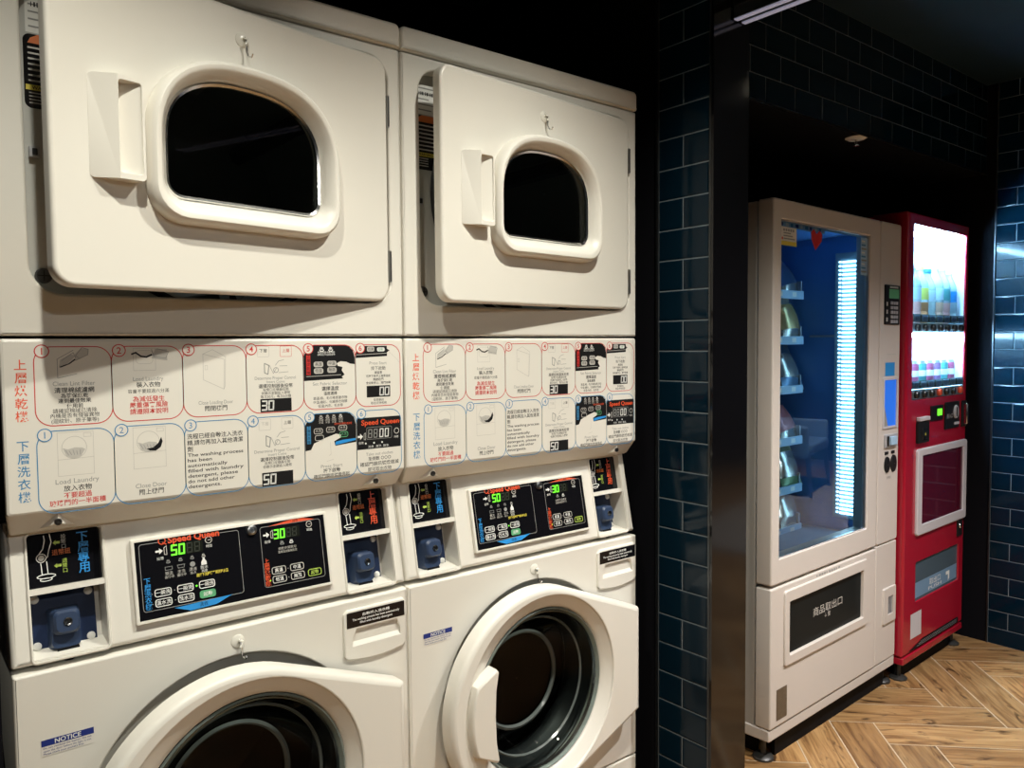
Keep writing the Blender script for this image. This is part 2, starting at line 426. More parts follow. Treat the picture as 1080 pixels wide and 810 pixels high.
m.lathez(0, 0, [(.0001,-.032),(.012,-.030),(.012,-.027),(.004,-.026),(.004,-.006)], 'chrome', 16)
for a in (0, PI): m.tube([(math.cos(a)*.006, math.sin(a)*.006, -.007), (math.cos(a)*.009, math.sin(a)*.009, -.018), (math.cos(a)*.004, math.sin(a)*.004, -.027)], .0012, 'chrome', 6)
o = m.build('ceiling_sprinkler'); o.location = (1.945, .085, 2.084); tag(o, 'small white fire sprinkler under the dark soffit above the vending machines', 'sprinkler')

# ------------------------------------------------------------------ laundry stack
def hook(parent, x, z, y=0.):
    m = MB(); m.lathe(x, z+.008, [(.0001,y-.003),(.008,y-.0032),(.012,y-.001),(.012,y)], 'clear_plastic', 20)
    m.tube([(x+.003,y-.004,z+.012),(x+.003,y-.008,z+.004),(x+.004,y-.007,z-.012),(x+.006,y-.009,z-.019),(x+.008,y-.015,z-.021),(x+.008,y-.019,z-.016)], .0016, 'chrome')
    m.tube([(x+.0,y-.003,z+.010),(x+.006,y-.006,z+.008),(x+.003,y-.008,z-.002)], .0035, 'clear_plastic')
    return m.build('hook', parent)
def seg_display(m, x0, x1, z0, z1, y, txt, right=False):
    m.quad(x0, x1, z0, z1, y, 'ink_black'); h = (z1-z0)*.66; wd = h*.52
    zb = z0+(z1-z0)*.17
    xx = x0+.003 if not right else x1-.004-wd*(len(txt)-1)*1.5-wd
    m.digits(txt, xx, zb, wd, h, y-.0002, 'ink_white', t=h*.17, pitch=1.5)

def print_panel(m, yy):
    """the twelve printed steps of the instruction panel"""
    E1, E2, E3 = yy-.0001, yy-.0002, yy-.0003
    xs = [.044, .150, .258, .365, .471, .577, .676]
    for row, (zt, zb, ink, tint) in enumerate(((1.3535, 1.2320, 'ink_red', (1.,.75,.7)), (1.2255, 1.0985, 'ink_blue', None))):
        H = zt-zb
        def Z(f): return zt-f*H
        blk = []
        for i in range(6):
            x0, x1 = xs[i], xs[i+1]; c = (x0+x1)/2
            m.ring(rrect(x0-.0007, x1+.0007, zb, zt, .024, 8), .0014, E2, ink)
            def T(s, f, h, mt='ink_black', dx=0., width=None, b=0.): m.text(s, c+dx, Z(f), h, E1, mt, width=width, bold=b)
            if row == 0:
                if i == 0:
                    g = 'ink_grey'
                    m.stroke([(c-.022,Z(.16)),(c-.022,Z(.40)),(c+.004,Z(.35))], .0008, E1, g); m.stroke([(c-.022,Z(.16)),(c+.0,Z(.05))], .0008, E1, g)
                    m.poly([(c-.020,Z(.27)),(c-.006,Z(.20)),(c+.004,Z(.12)),(c-.004,Z(.10)),(c-.018,Z(.17))], E1, 'ink_light')
                    m.poly([(c+.003,Z(.18)),(c+.020,Z(.11)),(c+.021,Z(.04)),(c+.010,Z(.03)),(c+.002,Z(.10))], E1, 'ink_light')
                    m.stroke([(c-.018,Z(.26)),(c-.006,Z(.22)),(c+.002,Z(.17))], .0018, E2, 'ink_black'); m.stroke([(c-.016,Z(.18)),(c-.0,Z(.08)),(c+.003,Z(.15)),(c-.010,Z(.24))], .0008, E2, g)
                    m.stroke([(c+.003,Z(.18)),(c+.020,Z(.11)),(c+.021,Z(.04)),(c+.012,Z(.02)),(c+.003,Z(.12)),(c+.009,Z(.16))], .0009, E2, g)
                    T('Clean Lint Filter', .47, .0095, 'ink_grey', width=.058)
                    for f, s_, b in ((.555,'清理棉絨濾網',.012),(.625,'為確保烘乾',.012),(.69,'達到最佳效果',.012),(.755,'使用前',.012),(.815,'請確認棉絨已清除',0),(.875,'內桶是否有殘留異物',0),(.94,'(迴紋針、原子筆等)',0)):
                        T(s_, f, .0092 if f < .6 else .0076, b=b)
                elif i == 1:
                    g = 'ink_light'; m.ring(rect(c-.022, c+.012, Z(.33), Z(.03)), .0006, E1, g); m.ring(rrect(c-.018, c+.008, Z(.24), Z(.06), .006), .0006, E1, g)
                    m.poly([(c+.006,Z(.17)),(c+.030,Z(.20)),(c+.030,Z(.05)),(c+.012,Z(.04))], E1, g)
                    m.stroke([(c-.024,Z(.11)),(c-.018,Z(.09)),(c-.010,Z(.14)),(c-.002,Z(.15)),(c+.006,Z(.12))], .0026, E2, 'ink_black')
                    m.stroke([(c+.006,Z(.05)),(c+.010,Z(.15)),(c+.028,Z(.17)),(c+.032,Z(.08)),(c+.014,Z(.04))], .0009, E2, 'ink_grey')
                    T('Load Laundry', .44, .0092, 'ink_grey', width=.046); T('裝入衣物', .52, .0092, b=.01); T('容量不要超過六分滿', .605, .0070)
                    for f, s_ in ((.71,'為減低發生'),(.79,'嚴重傷害風險'),(.875,'請遵照本說明')): T(s_, f, .0098, 'ink_red', b=.012)
                elif i == 2:
                    g = 'ink_light'; m.stroke([(c-.020,Z(.12)),(c-.020,Z(.48)),(c+.014,Z(.62)),(c+.016,Z(.58)),(c+.018,Z(.16)),(c-.004,Z(.06)),(c-.020,Z(.12)),(c+.016,Z(.20)),(c+.014,Z(.62))], .0008, E1, g)
                    m.stroke([(c-.017,Z(.28)),(c-.013,Z(.28)),(c-.013,Z(.34)),(c-.017,Z(.34)),(c-.017,Z(.28))], .0006, E1, g)
                    T('Close Loading Door', .80, .0090, 'ink_grey', width=.058); T('關閉機門', .885, .0098, b=.008)
            if i == 3:
                f0 = .085 if row == 0 else .10
                for dx, s_, a in ((-.022,'下層','ink_black' if row == 0 else 'ink_light'), (.020,'上層','ink_red' if row == 0 else 'ink_black')):
                    m.ring(rrect(c+dx-.011, c+dx+.011, Z(f0+.09), Z(f0-.07), .002), .0006, E1, 'ink_light' if a != 'ink_red' else 'ink_red'); T(s_, f0, .0072, a, dx=dx)
                g = 'ink_grey'
                m.stroke([(c-.020,Z(.27)),(c-.020,Z(.41)),(c-.014,Z(.43)),(c-.012,Z(.30)),(c-.020,Z(.27))], .0016, E1, g); m.stroke([(c-.011,Z(.30)),(c-.004,Z(.42)),(c+.002,Z(.34))], .0008, E1, g)
                m.ring(circle(c+.001, Z(.37), .005, 14), .0010, E1, g); m.stroke([(c+.0,Z(.30)),(c+.006,Z(.24)),(c+.016,Z(.22))], .0008, E1, g); m.stroke([(c+.008,Z(.31)),(c+.022,Z(.31))], .0008, E1, g); m.stroke([(c+.006,Z(.41)),(c+.024,Z(.40))], .0008, E1, g)
                T('Determine Proper Control', .485, .0080, 'ink_grey', width=.084 if row == 1 else .076); T('Insert Coins', .54, .0068, 'ink_grey', width=.034)
                T('選擇控制器後投幣', .605, .0080, b=.006); T('投幣口在機器左側' if row else '投幣口在機器右側', .66, .0060)
                T('依顯示金額投入硬幣', .71, .0060)
                if row == 0: T('每次30元，每次6分鐘', .76, .0060)
                seg_display(m, c-.029, c+.029, Z(.985), Z(.79), E1, '30' if row == 0 else '50')
            if row == 0 and i == 4:
                hand = [(c+.014,Z(.29)),(c+.022,Z(.26)),(c+.034,Z(.27)),(c+.042,Z(.30)),(x1-.0012,Z(.31))]
                m.poly([(x0+.001,Z(.55)),(c+.027,Z(.53)),(c+.024,Z(.50)),(c+.030,Z(.47)),(c+.024,Z(.40)),(c+.026,Z(.35)),(c+.016,Z(.33))]+hand+[(x1-.0012,Z(.20)),(x1-.005,Z(.09)),(x1-.013,Z(.03)),(x1-.024,Z(.004)),(x0+.024,Z(.004)),(x0+.010,Z(.04)),(x0+.001,Z(.17))], E1, 'ink_black')
                m.quad(x0+.006, x0+.014, Z(.46), Z(.16), E2, 'ink_red'); m.vtext('上層烘乾機', x0+.010, Z(.18), .0075, .0070, E3, 'ink_black')
                m.stroke([(x0+.006,Z(.485)),(c+.022,Z(.47))], .001, E2, 'ink_light')
                for dx in (-.016, .002):
                    m.text('♨', c+dx, Z(.07), .009, E2, 'ink_white'); m.text('烘乾時間', c+dx, Z(.12), .0042, E2, 'ink_white'); m.text('溫度設定中', c+dx, Z(.155), .0036, E2, 'ink_white')
                for dx, dz, s_ in ((-.023,.30,'高溫'),(.004,.29,'中溫'),(-.023,.40,'低溫'),(.004,.39,'無熱')):
                    m.poly(rrect(c+dx-.0095, c+dx+.0095, Z(dz+.045), Z(dz-.04), .004), E2, 'ink_light'); m.text(s_, c+dx, Z(dz), .0070, E3, 'ink_black')
                T('Set Fabric Selector', .60, .0085, 'ink_grey', width=.070); T('選擇溫度', .68, .0088, b=.01); T('溫度選擇', .755, .0068, b=.01)
                for f, s_ in ((.825,'高溫:棉、毛巾等厚重衣物'),(.885,'中溫:襯衫、化纖等衣物類'),(.945,'低溫:內衣、毛衣等')): T(s_, f, .0062)
            if row == 0 and i == 5:
                m.poly([(x0+.001,Z(.215)),(c+.020,Z(.19)),(c+.020,Z(.13)),(c+.026,Z(.10)),(c+.020,Z(.07)),(c+.020,Z(.025)),(x0+.010,Z(.025)),(x0+.002,Z(.10))], E1, 'ink_black')
                m.poly(rrect(c-.024,c-.008,Z(.115),Z(.035),.003), E2, 'ink_light'); m.text('低溫', c-.016, Z(.075), .0062, E3, 'ink_black'); m.poly(rrect(c-.002,c+.015,Z(.115),Z(.05),.003), E2, 'ink_white'); m.text('起動', c+.006, Z(.082), .0052, E3, 'ink_green')
                m.stroke([(x0+.003,Z(.165)),(c+.019,Z(.145))], .001, E2, 'ink_light')
                m.stroke([(c+.022,Z(.10)),(c+.030,Z(.16)),(c+.042,Z(.24)),(x1-.002,Z(.30))], .0005, E1, 'ink_light')
                T('Press Start', .30, .0082, 'ink_grey', width=.038); T('按下啟動', .385, .0082); T('請留意', .455, .0058, b=.01); T('可按下再按上選擇溫度', .51, .0054, b=.005); T('開啟機門', .565, .0058, b=.01); T('會自動停止，關門後續', .62, .0054, b=.005)
                seg_display(m, c-.026, c+.026, Z(.85), Z(.665), E1, '00', True); T('至倒數00', .895, .0058); T('取出衣物收納', .945, .0058)
            if row == 1 and i in (0, 1):
                g = 'ink_light'; m.ring(rect(c-.026, c+.024, Z(.56), Z(.03)), .0006, E1, g); m.stroke([(c-.026,Z(.36)),(c+.024,Z(.35))], .0006, E1, g)
                m.ring(circle(c-.003, Z(.22), .0175, 24), .0008, E1, g); m.ring(rect(c+.010, c+.021, Z(.10), Z(.05)), .0006, E1, g)
                m.poly([(c-.019,Z(.22)),(c-.012,Z(.24)),(c-.002,Z(.22)),(c+.008,Z(.23)),(c+.012,Z(.25)),(c+.006,Z(.33)),(c-.005,Z(.355)),(c-.014,Z(.32))], E2, 'ink_light')
                for k in range(5): m.stroke([(c-.015+k*.005,Z(.25+.01*(k % 2))),(c-.011+k*.004,Z(.31))], .0008, E3, 'ink_grey')
                if i == 0:
                    T('Load Laundry', .625, .0105, 'ink_grey', width=.060); T('放入衣物', .715, .0098, b=.008); T('不要超過', .80, .0098, 'ink_red', b=.012); T('玻璃門的一半面積', .885, .0098, 'ink_red', b=.012)
                else:
                    m.poly([(c-.006,Z(.31)),(c+.004,Z(.30)),(c+.012,Z(.25)),(c+.017,Z(.17)),(c+.019,Z(.23)),(c+.016,Z(.30)),(c+.008,Z(.345)),(c-.001,Z(.335))], E3, 'ink_black')
                    T('Close Door', .78, .0100, 'ink_grey', width=.048); T('關上機門', .865, .0098, b=.006)
            if row == 1 and i == 2:
                xl = x0+.004
                for f, s_ in ((.20,'洗程已經自動注入洗衣'),(.285,'精,請勿再加入其他清潔'),(.37,'劑')): m.text(s_, xl, Z(f), .0096, E1, 'ink_black', 'l', width=(.094 if f < .3 else None), bold=.008)
                for f, s_, k in ((.445,'The washing process',.094),(.515,'has been',.040),(.585,'automatically',.066),(.655,'filled with laundry',.094),(.725,'detergent, please',.084),(.795,'do not add other',.078),(.865,'detergents.',.055)):
                    m.text(s_, xl, Z(f), .0082, E1, 'ink_black', 'l', width=k, bold=.01)
            if row == 1 and i == 4:
                m.poly([(x0+.001,Z(.54)),(x0+.012,Z(.53)),(x0+.018,Z(.44)),(c-.012,Z(.37)),(c+.010,Z(.32)),(c+.020,Z(.34)),(c+.020,Z(.38)),(c+.006,Z(.43)),(c+.008,Z(.50)),(x1-.0012,Z(.47)),(x1-.0012,Z(.20)),(x1-.005,Z(.09)),(x1-.013,Z(.03)),(x1-.024,Z(.004)),(x0+.024,Z(.004)),(x0+.010,Z(.04)),(x0+.001,Z(.17))], E1, 'ink_black')
                m.poly([(c+.008,Z(.49)),(x1-.002,Z(.44)),(x1-.002,Z(.41)),(c+.024,Z(.42)),(c+.009,Z(.44))], E2, 'ink_skyblue')
                m.quad(x0+.0045, x0+.012, Z(.44), Z(.18), E2, 'ink_blue'); m.vtext('下層洗衣機', x0+.008, Z(.20), .0068, .0064, E3, 'ink_black')
                for dx in (-.020, -.007, .006, .020):
                    m.text('♨', c+dx, Z(.055), .007, E2, 'ink_light' if dx < .01 else 'ink_white'); m.text('洗程', c+dx, Z(.105), .0050, E2, 'ink_light'); m.text('水溫', c+dx, Z(.14), .0045, E2, 'ink_light')
                m.text('請依布料選擇水溫洗程', c+.025, Z(.175), .0046, E2, 'ink_vermilion', width=.036)
                for dx, dz, mt in ((-.026,.26,'ink_light'),(-.001,.25,'ink_light'),(.024,.235,'ink_light'),(.026,.335,'ink_green'),(-.024,.36,'ink_light')):
                    m.ring(rrect(c+dx-.009, c+dx+.009, Z(dz+.045), Z(dz-.04), .004), .0012, E2, mt)
                    if dx != -.024: m.text('水洗', c+dx, Z(dz), .0060, E2, mt)
                m.stroke([(c-.002,Z(.44)),(c-.001,Z(.62)),(c-.005,Z(.64))], .0006, E1, 'ink_light'); m.stroke([(c-.010,Z(.72)),(c+.004,Z(.70))], .0006, E1, 'ink_light')
                T('Press Start', .79, .0085, 'ink_grey', width=.044); T('按下啟動', .86, .0088, b=.006); T('確認門鎖訊號燈亮起', .935, .0082, b=.004)
            if row == 1 and i == 5:
                m.quad(x0+.001, x1-.0012, Z(.60), Z(.115), E1, 'ink_black'); m.text('Speed Queen', c+.003, Z(.19), .0140, E2, 'ink_vermilion', width=.084, bold=.02)
                m.stroke([(c+.028,Z(.215)),(x1-.0012,Z(.20))], .0008, E2, 'ink_vermilion')
                m.ring(rrect(c-.028, c+.028, Z(.455), Z(.265), .003), .0008, E2, 'ink_grey')
                m.digits('88', c-.024, Z(.425), .0068, .0155, E2, 'ink_grey', t=.0020, pitch=1.75); m.digits('00', c+.001, Z(.425), .0068, .0155, E2, 'ink_white', t=.0023, pitch=1.75)
                m.ring(circle(c+.039, Z(.35), .006, 18), .0014, E2, 'ink_light'); m.text('時間', c+.038, Z(.445), .0050, E2, 'ink_white'); m.text('投幣', c-.040, Z(.50), .0055, E2, 'ink_white')
                m.poly([(c-.047,Z(.385)),(c-.042,Z(.385)),(c-.042,Z(.35)),(c-.036,Z(.40)),(c-.042,Z(.45)),(c-.042,Z(.415)),(c-.047,Z(.415))], E2, 'ink_white'); m.ring([(c-.034,Z(.45)),(c-.030,Z(.46)),(c-.030,Z(.34)),(c-.034,Z(.36))], .001, E2, 'ink_light')
                for dx in (-.030, -.012, .006): m.disc(c+dx, Z(.51), .0019, E2, 'ink_white', 10)
                m.text('洗衣  清洗  脫水', c-.002, Z(.565), .0052, E2, 'ink_white', width=.046)
                T('Take out clothes', .68, .0085, 'ink_grey', width=.060); T('至倒數 ○○○', .755, .0085, b=.006); T('確認門鎖訊號燈熄滅', .835, .0088, b=.006, width=.086); T('即可取出衣物', .92, .0088, b=.004)
        for i in range(6):
            cx = .0548+.1066*i; cz = 1.3462 if row == 0 else 1.2192
            m.disc(cx, cz, .0098, E3-.0001, 'cream_print', 26); m.ring(circle(cx, cz, .0102, 26), .0015, E3-.0002, ink); m.text(str(i+1), cx, cz, .0145, E3-.0002, ink, bold=.01 if row == 0 else 0)
    m.vtext('上層烘乾機', .0265, 1.3255, .0192, .0172, E1, 'ink_vermilion', bold=.008)
    m.vtext('下層洗衣機', .0262, 1.2045, .0192, .0172, E1, 'ink_blue', bold=.008)

TILT = math.atan(.2)
TM = Matrix.Translation((0, .006, .868)) @ Matrix.Rotation(-TILT, 4, 'X')
def coin_box(root, u0, upper):
    """coin tower set in the console: u0 = left edge of its opening"""
    a, b, v0, v1 = u0, u0+.106, .004, .198
    m = MB(); m.M = TM; E = 'enamel_plastic'
    L = rrect(a, b, v0, v1, .006)
    m.loft([[(p[0], 0, p[1]) for p in offset(L, .004)], [(p[0], -.003, p[1]) for p in offset(L, .002)], [(p[0], -.003, p[1]) for p in L], [(p[0], .05, p[1]) for p in L]], E)   # raised rim and inner walls
    m.box(a, b, -.001, .05, .1045, .1135, E)                      # shelf between the windows
    m.fill(L, [], .05, E)
    m.add([(a,-.001,v0),(b,-.001,v0),(b,.046,v0+.016),(a,.046,v0+.016)], [(0,1,2,3)], E)
    m.lathe((a+b)/2-.002, .010, [(.0001,.020),(.016,.020)], 'ink_black', 20)
    box = m.build('coin_box', root)
    # upper sign
    m = MB(); m.M = TM; y = .014; m.plate(rrect(a+.001, b-.001, .1135, .1965, .002), [], y, .05, 'overlay_black')
    E1 = y-.0004; E2 = y-.0008; W = 'ink_white'; x = a
    m.stroke([(x+.026,.193),(x+.027,.186),(x+.024,.173),(x+.018,.165)], .0014, E1, W); m.stroke([(x+.034,.195),(x+.036,.182),(x+.032,.170),(x+.030,.160),(x+.027,.158)], .0014, E1, W)
    m.ring(circle(x+.021, .159, .0072, 18), .0012, E1, W); m.disc(x+.021, .159, .0045, E1, 'ink_light', 14)
    m.stroke([(x+.020,.151),(x+.021,.134)], .0014, E1, W); m.stroke([(x+.028,.153),(x+.029,.134)], .0014, E1, W)
    m.ring([(x+.013+.0135*(1+math.cos(t)), .130+.004*math.sin(t)) for t in [2*PI*k/18 for k in range(18)]], .0014, E1, W); m.ring([(x+.017+.009*(1+math.cos(t)), .125+.003*math.sin(t)) for t in [2*PI*k/16 for k in range(16)]], .0012, E1, W)
    for z, in ((.180,), (.144,)): m.poly([(x+.038,z),(x+.042,z-.004),(x+.042,z-.002),(x+.048,z-.002),(x+.048,z+.002),(x+.042,z+.002),(x+.042,z+.004)], E1, 'ink_lime')
    m.vtext('投幣口', x+.053, .188, .0076, .0078, E1, 'ink_light'); m.vtext('退幣口', x+.053, .150, .0076, .0078, E1, 'ink_lime')
    m.text('退幣鈕', x+.049, .1645, .0098, E1, 'ink_orange', bold=.01, width=.026)
    m.vtext(('上' if upper else '下')+'層專用', x+.080, .184, .0165, .0180, E1, 'ink_vermilion' if upper else 'ink_skyblue', bold=.01)
    m.build('coin_sign', box)
    # lower coin acceptor
    m = MB(); m.M = TM; y = .040; c = (a+b)/2
    m.plate(rrect(a+.001, b-.010, .012, .1035, .002), [], y, .0495, 'navy')
    m.loft([[(p[0], yy, p[1]) for p in rrect(c-.004-w2, c-.004+w2, z0, z1, r, 5)] for yy, w2, z0, z1, r in ((y,.023,.012,.078,.006),(y-.010,.0215,.013,.077,.008),(y-.022,.020,.016,.075,.009))][::-1], 'navy_knob')
    m.loft([[(p[0], yy, p[1]) for p in rrect(c-.004-w2, c-.004+w2, z0, z1, r, 5)] for yy, w2, z0, z1, r in ((y-.022,.020,.016,.075,.009),(y-.023,.0195,.036,.0755,.009),(y-.034,.0185,.038,.074,.009),(y-.038,.015,.041,.070,.008))][::-1], 'navy_knob', cap0=True)
    m.lathe(c-.003, .056, [(.0001,y-.0385),(.0035,y-.0385),(.0036,y-.0395),(.0062,y-.040),(.0066,y-.038)], 'dark_steel', 18); m.lathe(c-.003, .056, [(.0032,y-.039),(.0036,y-.0402),(.0056,y-.0405),(.0062,y-.039)], 'chrome', 18); m.box(c-.0037, c-.0023, y-.0400, y-.0385, .0535, .0585, 'ink_black')
    m.build('coin_acceptor', box)
    for bx, bz in ((a+.011,.095),(b-.019,.095),(a+.011,.023),(b-.019,.023)):
        m = MB(); m.M = TM; m.lathe(bx, bz, [(.0001,y-.0050),(.004,y-.0046),(.0060,y-.003),(.0064,y-.001),(.0064,y)], 'bolt_white', 18); m.build('bolt', box)

def build_stack(loc, thD, thW):
    root = empty('stacked_washer_dryer', loc)
    # dryer cabinet
    m = MB(); E = 'enamel'
    op = rrect(.043, .657, 1.433, 1.909, .045, 8)
    m.plate(rrect(.0015, .6845, 1.3695, 1.931, .003), [op], 0, .70, E, bev=.004, hbev=.004, hdepth=.034)
    m.fill(offset(op, .003), [circle(.35, 1.668, .245)], .034, 'galvanised_shade')
    cab = m.build('dryer_cabinet', root)
    m = MB(); m.lathe(.35, 1.668, [(.245,.034),(.25,.05),(.285,.06),(.285,.52),(.0001,.52)], 'dryer_drum', 48)
    for k in range(3):
        a = .6+k*2*PI/3; ca, sa = math.cos(a), math.sin(a)
        m.tube([(.35+.27*ca,.08,1.668+.27*sa),(.35+.235*ca,.10,1.668+.235*sa),(.35+.235*ca,.5,1.668+.235*sa)], .022, 'dark_steel', 8)
    m.lathe(.35, 1.668, [(.250,.032),(.256,.028),(.262,.032)], 'rubber', 48)
    m.build('dryer_drum', cab)
    m = MB(); y = .0336
    m.quad(.054, .150, 1.828, 1.888, y, 'ink_white')
    for k in range(5): m.quad(.058, .10-.006*(k % 3), 1.880-k*.011, 1.8825-k*.011, y-.0003, 'ink_grey')
    for k in range(14): m.quad(.062+k*.004, .062+k*.004+.0012+.001*(k % 3), 1.867, 1.874, y-.0004, 'ink_black')
    m.build('rating_label', cab)
    m = MB(); m.poly(rrect(.050, .160, 1.715, 1.826, .010), y, 'overlay_black'); m.poly([(.056,1.812),(.16,1.812),(.16,1.826),(.070,1.826),(.060,1.820)], y-.0003, 'ink_orange')
    for k in range(7): m.quad(.056, .150-.013*(k % 3), 1.804-k*.0082, 1.8068-k*.0082, y-.0003, 'ink_light')
    m.quad(.052, .105, 1.742, 1.750, y-.0003, 'ink_yellow'); m.text('WARNING', .078, 1.746, .0075, y-.0005, 'ink_black', bold=.02)
    for k in range(4): m.quad(.056, .085, 1.722+k*.005, 1.7238+k*.005, y-.0003, 'ink_light')
    m.build('warning_label', cab)
    m = MB(); m.box(.052, .066, .024, .034, 1.640, 1.656, 'grey_plastic'); m.box(.056, .063, .022, .026, 1.643, 1.653, 'dark_void'); m.build('door_strike', cab, .001)
    m = MB(); m.lathe(.066, 1.462, [(.0001,.028),(.010,.028),(.012,.031),(.012,.034)], 'dark_steel', 18); m.box(.058, .074, .0272, .0285, 1.4612, 1.4628, 'ink_black'); m.box(.0652, .0668, .0272, .0285, 1.454, 1.470, 'ink_black'); m.build('frame_screw', cab)
    # top cap
    m = MB()
    prof = rrect(.0003, .6857, 1.9345, 1.981, (.002, .002, .012, .012))
    m.plate(prof, [], -.004, .71, E, bev=.006)
    m.build('top_cap', root)
    # dryer door (mesh origin on the hinge line)
    H = .652
    door = MB(); S = lambda pts: [(p[0]-H, p[1]) for p in pts]
    gl = dshape(.206, .492, 1.580, 1.777, .030, 1.668, 2.5)
    ro = dshape(.176, .523, 1.541, 1.808, .055, 1.655, 2.5)
    door.plate(S(rrect(.046, H, 1.437, 1.905, .030, 8)), [S(offset(gl, .004))], 0, .022, E, bev=.006, seg=4)
    d = door.build('dryer_door', root); d.location = (H, -.006, 0); d.rotation_euler = (0, 0, thD)
    m = MB(); so = S(ro); sg = S(gl); n = len(so)
    lp = lambda q, y: [(p[0], y, p[1]) for p in q]
    mid = [(so[i][0]*.58+sg[i][0]*.42, so[i][1]*.58+sg[i][1]*.42) for i in range(n)]
    m.loft([lp(so, .001), lp(offset(so, -.001), -.016), lp(offset(so, -.004), -.023), lp(offset(so, -.008), -.026), lp(mid, -.026), lp(offset(mid, -.004), -.024), lp(offset(sg, .002), -.004), lp(sg, .010)], 'enamel_plastic')
    m.build('window_frame', d)
    m = MB(); m.loft([lp(offset(sg, .001), .002), lp(offset(sg, -.002), -.0030), lp(offset(sg, -.006), -.001), lp(offset(sg, -.0065), .004)], 'chrome'); m.build('window_trim', d)
    m = MB(); g2 = offset(sg, -.002)
    cxg, czg = sum(p[0] for p in g2)/n, sum(p[1] for p in g2)/n
    sc = lambda k: [(cxg+(p[0]-cxg)*k, czg+(p[1]-czg)*k) for p in g2]
    m.loft([lp(sc(k), y_) for k, y_ in ((1,.004),(.97,.006),(.5,.006),(.02,.006))], 'glass_dark', cap1=True)
    m.build('window_glass', d, smooth=False)
    # moulded pull
    m = MB(); a0, a1, z0, z1 = .098-H, .168-H, 1.594, 1.742
    outer = rrect(a0, a1, z0, z1, .006, 4); pk = rrect(.131-H, .1645-H, 1.602, 1.735, .005, 4)
    KX = .1305-H
    def fr(p): return (p[0], -.024*min(1, max(.02, (p[0]-a0)/(KX-a0))), p[1])
    left = [q for q in outer if q[0] < KX]; right = [q for q in outer if q[0] >= KX]
    lf = [(KX, z0)]+[(KX, z1)]+[q for q in left if q[1] > (z0+z1)/2]+[q for q in left if q[1] <= (z0+z1)/2]
    rg = [(KX, z0)]+[q for q in right if q[1] <= (z0+z1)/2]+[q for q in right if q[1] > (z0+z1)/2]+[(KX, z1)]
    full = [q for q in left if q[1] <= (z0+z1)/2]+rg+[q for q in left if q[1] > (z0+z1)/2]
    m.loft([[(p[0], .0005, p[1]) for p in full][::-1], [fr(p) for p in full][::-1]], 'enamel_plastic')
    for pg, hl in ((lf, []), (rg, [pk])):
        mm = MB(); mm.M = Matrix(); mm.fill(pg, hl, 0, 'enamel_plastic'); m.add([fr((v[0], v[2])) for v in mm.v], mm.f, 'enamel_plastic')
    def flo(p): t_ = (p[0]-(.131-H))/.0335; return (p[0], -.001-.021*max(0, min(1, t_)), p[1])
    m.loft([[fr(p) for p in pk], [flo(p) for p in offset(pk, -.001)]], 'enamel_plastic')
    mm = MB(); mm.M = Matrix(); mm.fill(offset(pk, -.001), [], 0, 'enamel_plastic'); m.add([flo((v[0], v[2])) for v in mm.v], mm.f, 'enamel_plastic')
    m.build('pull_handle', d, .0015)
    for z in (1.775, 1.475):
        m = MB(); m.box(.0015, .0045, -.0010, .02, z, z+.062, 'steel'); m.tube([(.0028,-.001,z+.002),(.0028,-.001,z+.060)], .0016, 'dark_steel'); m.build('hinge', d)
    hook(d, .343-H, 1.846)
    # instruction panel
    m = MB(); R_ = lambda x0, x1, z0, z1, y, r=.004: [(p[0], y, p[1]) for p in rrect(x0, x1, z0, z1, r, 3)]
    L = [R_(.006,.680,1.105,1.3605,0), R_(.003,.683,1.102,1.3635,.0015), R_(.0015,.6845,1.1005,1.365,.005), R_(.006,.680,1.070,1.365,.027), R_(.008,.678,1.067,1.365,.032), R_(.008,.678,1.067,1.365,.40)]
    m.loft([l[::-1] for l in L], 'enamel_plastic'); m.fill(rrect(.006,.680,1.105,1.3605,.004,3), [], 0, 'enamel_plastic'); print_panel(m, 0)
    pan = m.build('instruction_panel', root)
    for x in (.070, .622):
        m = MB()
        # triangular moulded boss on the sloping underside, with its screw
        A, B, C_ = (x-.024, .0245, 1.0735), (x+.024, .0245, 1.0735), (x, .0075, 1.0965)
        Ff = (x-.004, .002, 1.086); G = (x+.004, .002, 1.086)
        m.add([A, B, C_, (x-.006,.0115,1.0795), (x+.006,.0115,1.0795), (x,.0070,1.090)], [(0,1,4,3),(1,2,5,4),(2,0,3,5),(3,4,5)], 'enamel_plastic')
        m.build('screw_boss', pan)
        m = MB(); m.lathe(x, 1.0835, [(.0001,.0075),(.0030,.0075),(.0036,.0068),(.0052,.0068),(.0056,.010)], 'dark_steel', 14); m.lathe(x, 1.0812, [(.0001,.0066),(.0022,.0066),(.0026,.009)], 'chrome', 12); m.build('screw', pan)
    # control console (leans back)
    m = MB(); m.M = TM
    m.plate(rrect(.0015, .6845, .001, .222, .003), [rrect(.031, .135, .005, .197, .006), rrect(.557, .661, .005, .197, .006)], 0, .06, 'enamel_plastic', bev=.007, seg=4)
    con = m.build('control_console', root)
    coin_box(root, .030, False); coin_box(root, .556, True)
    # display
    m = MB(); m.M = TM; m.plate(rrect(.1755, .5235, .0275, .1665, .003), [rect(.181, .5185, .033, .1615)], -.009, .004, 'enamel_plastic', bev=.0015)
    dis = m.build('display_bezel', root)
    m = MB(); m.M = TM; y = -.0075; m.quad(.1805, .519, .0325, .162, y, 'overlay_black')
    E1, E2, E3 = y-.0003, y-.0006, y-.0009; W = 'ink_white'; G = 'ink_light'
    m.ring(rrect(.1875, .3545, .046, .157, .005), .0009, E1, 'ink_grey'); m.ring(rrect(.3925, .5105, .046, .155, .005), .0009, E1, 'ink_grey')
    m.quad(.219, .321, .155, .160, E1, 'overlay_black')
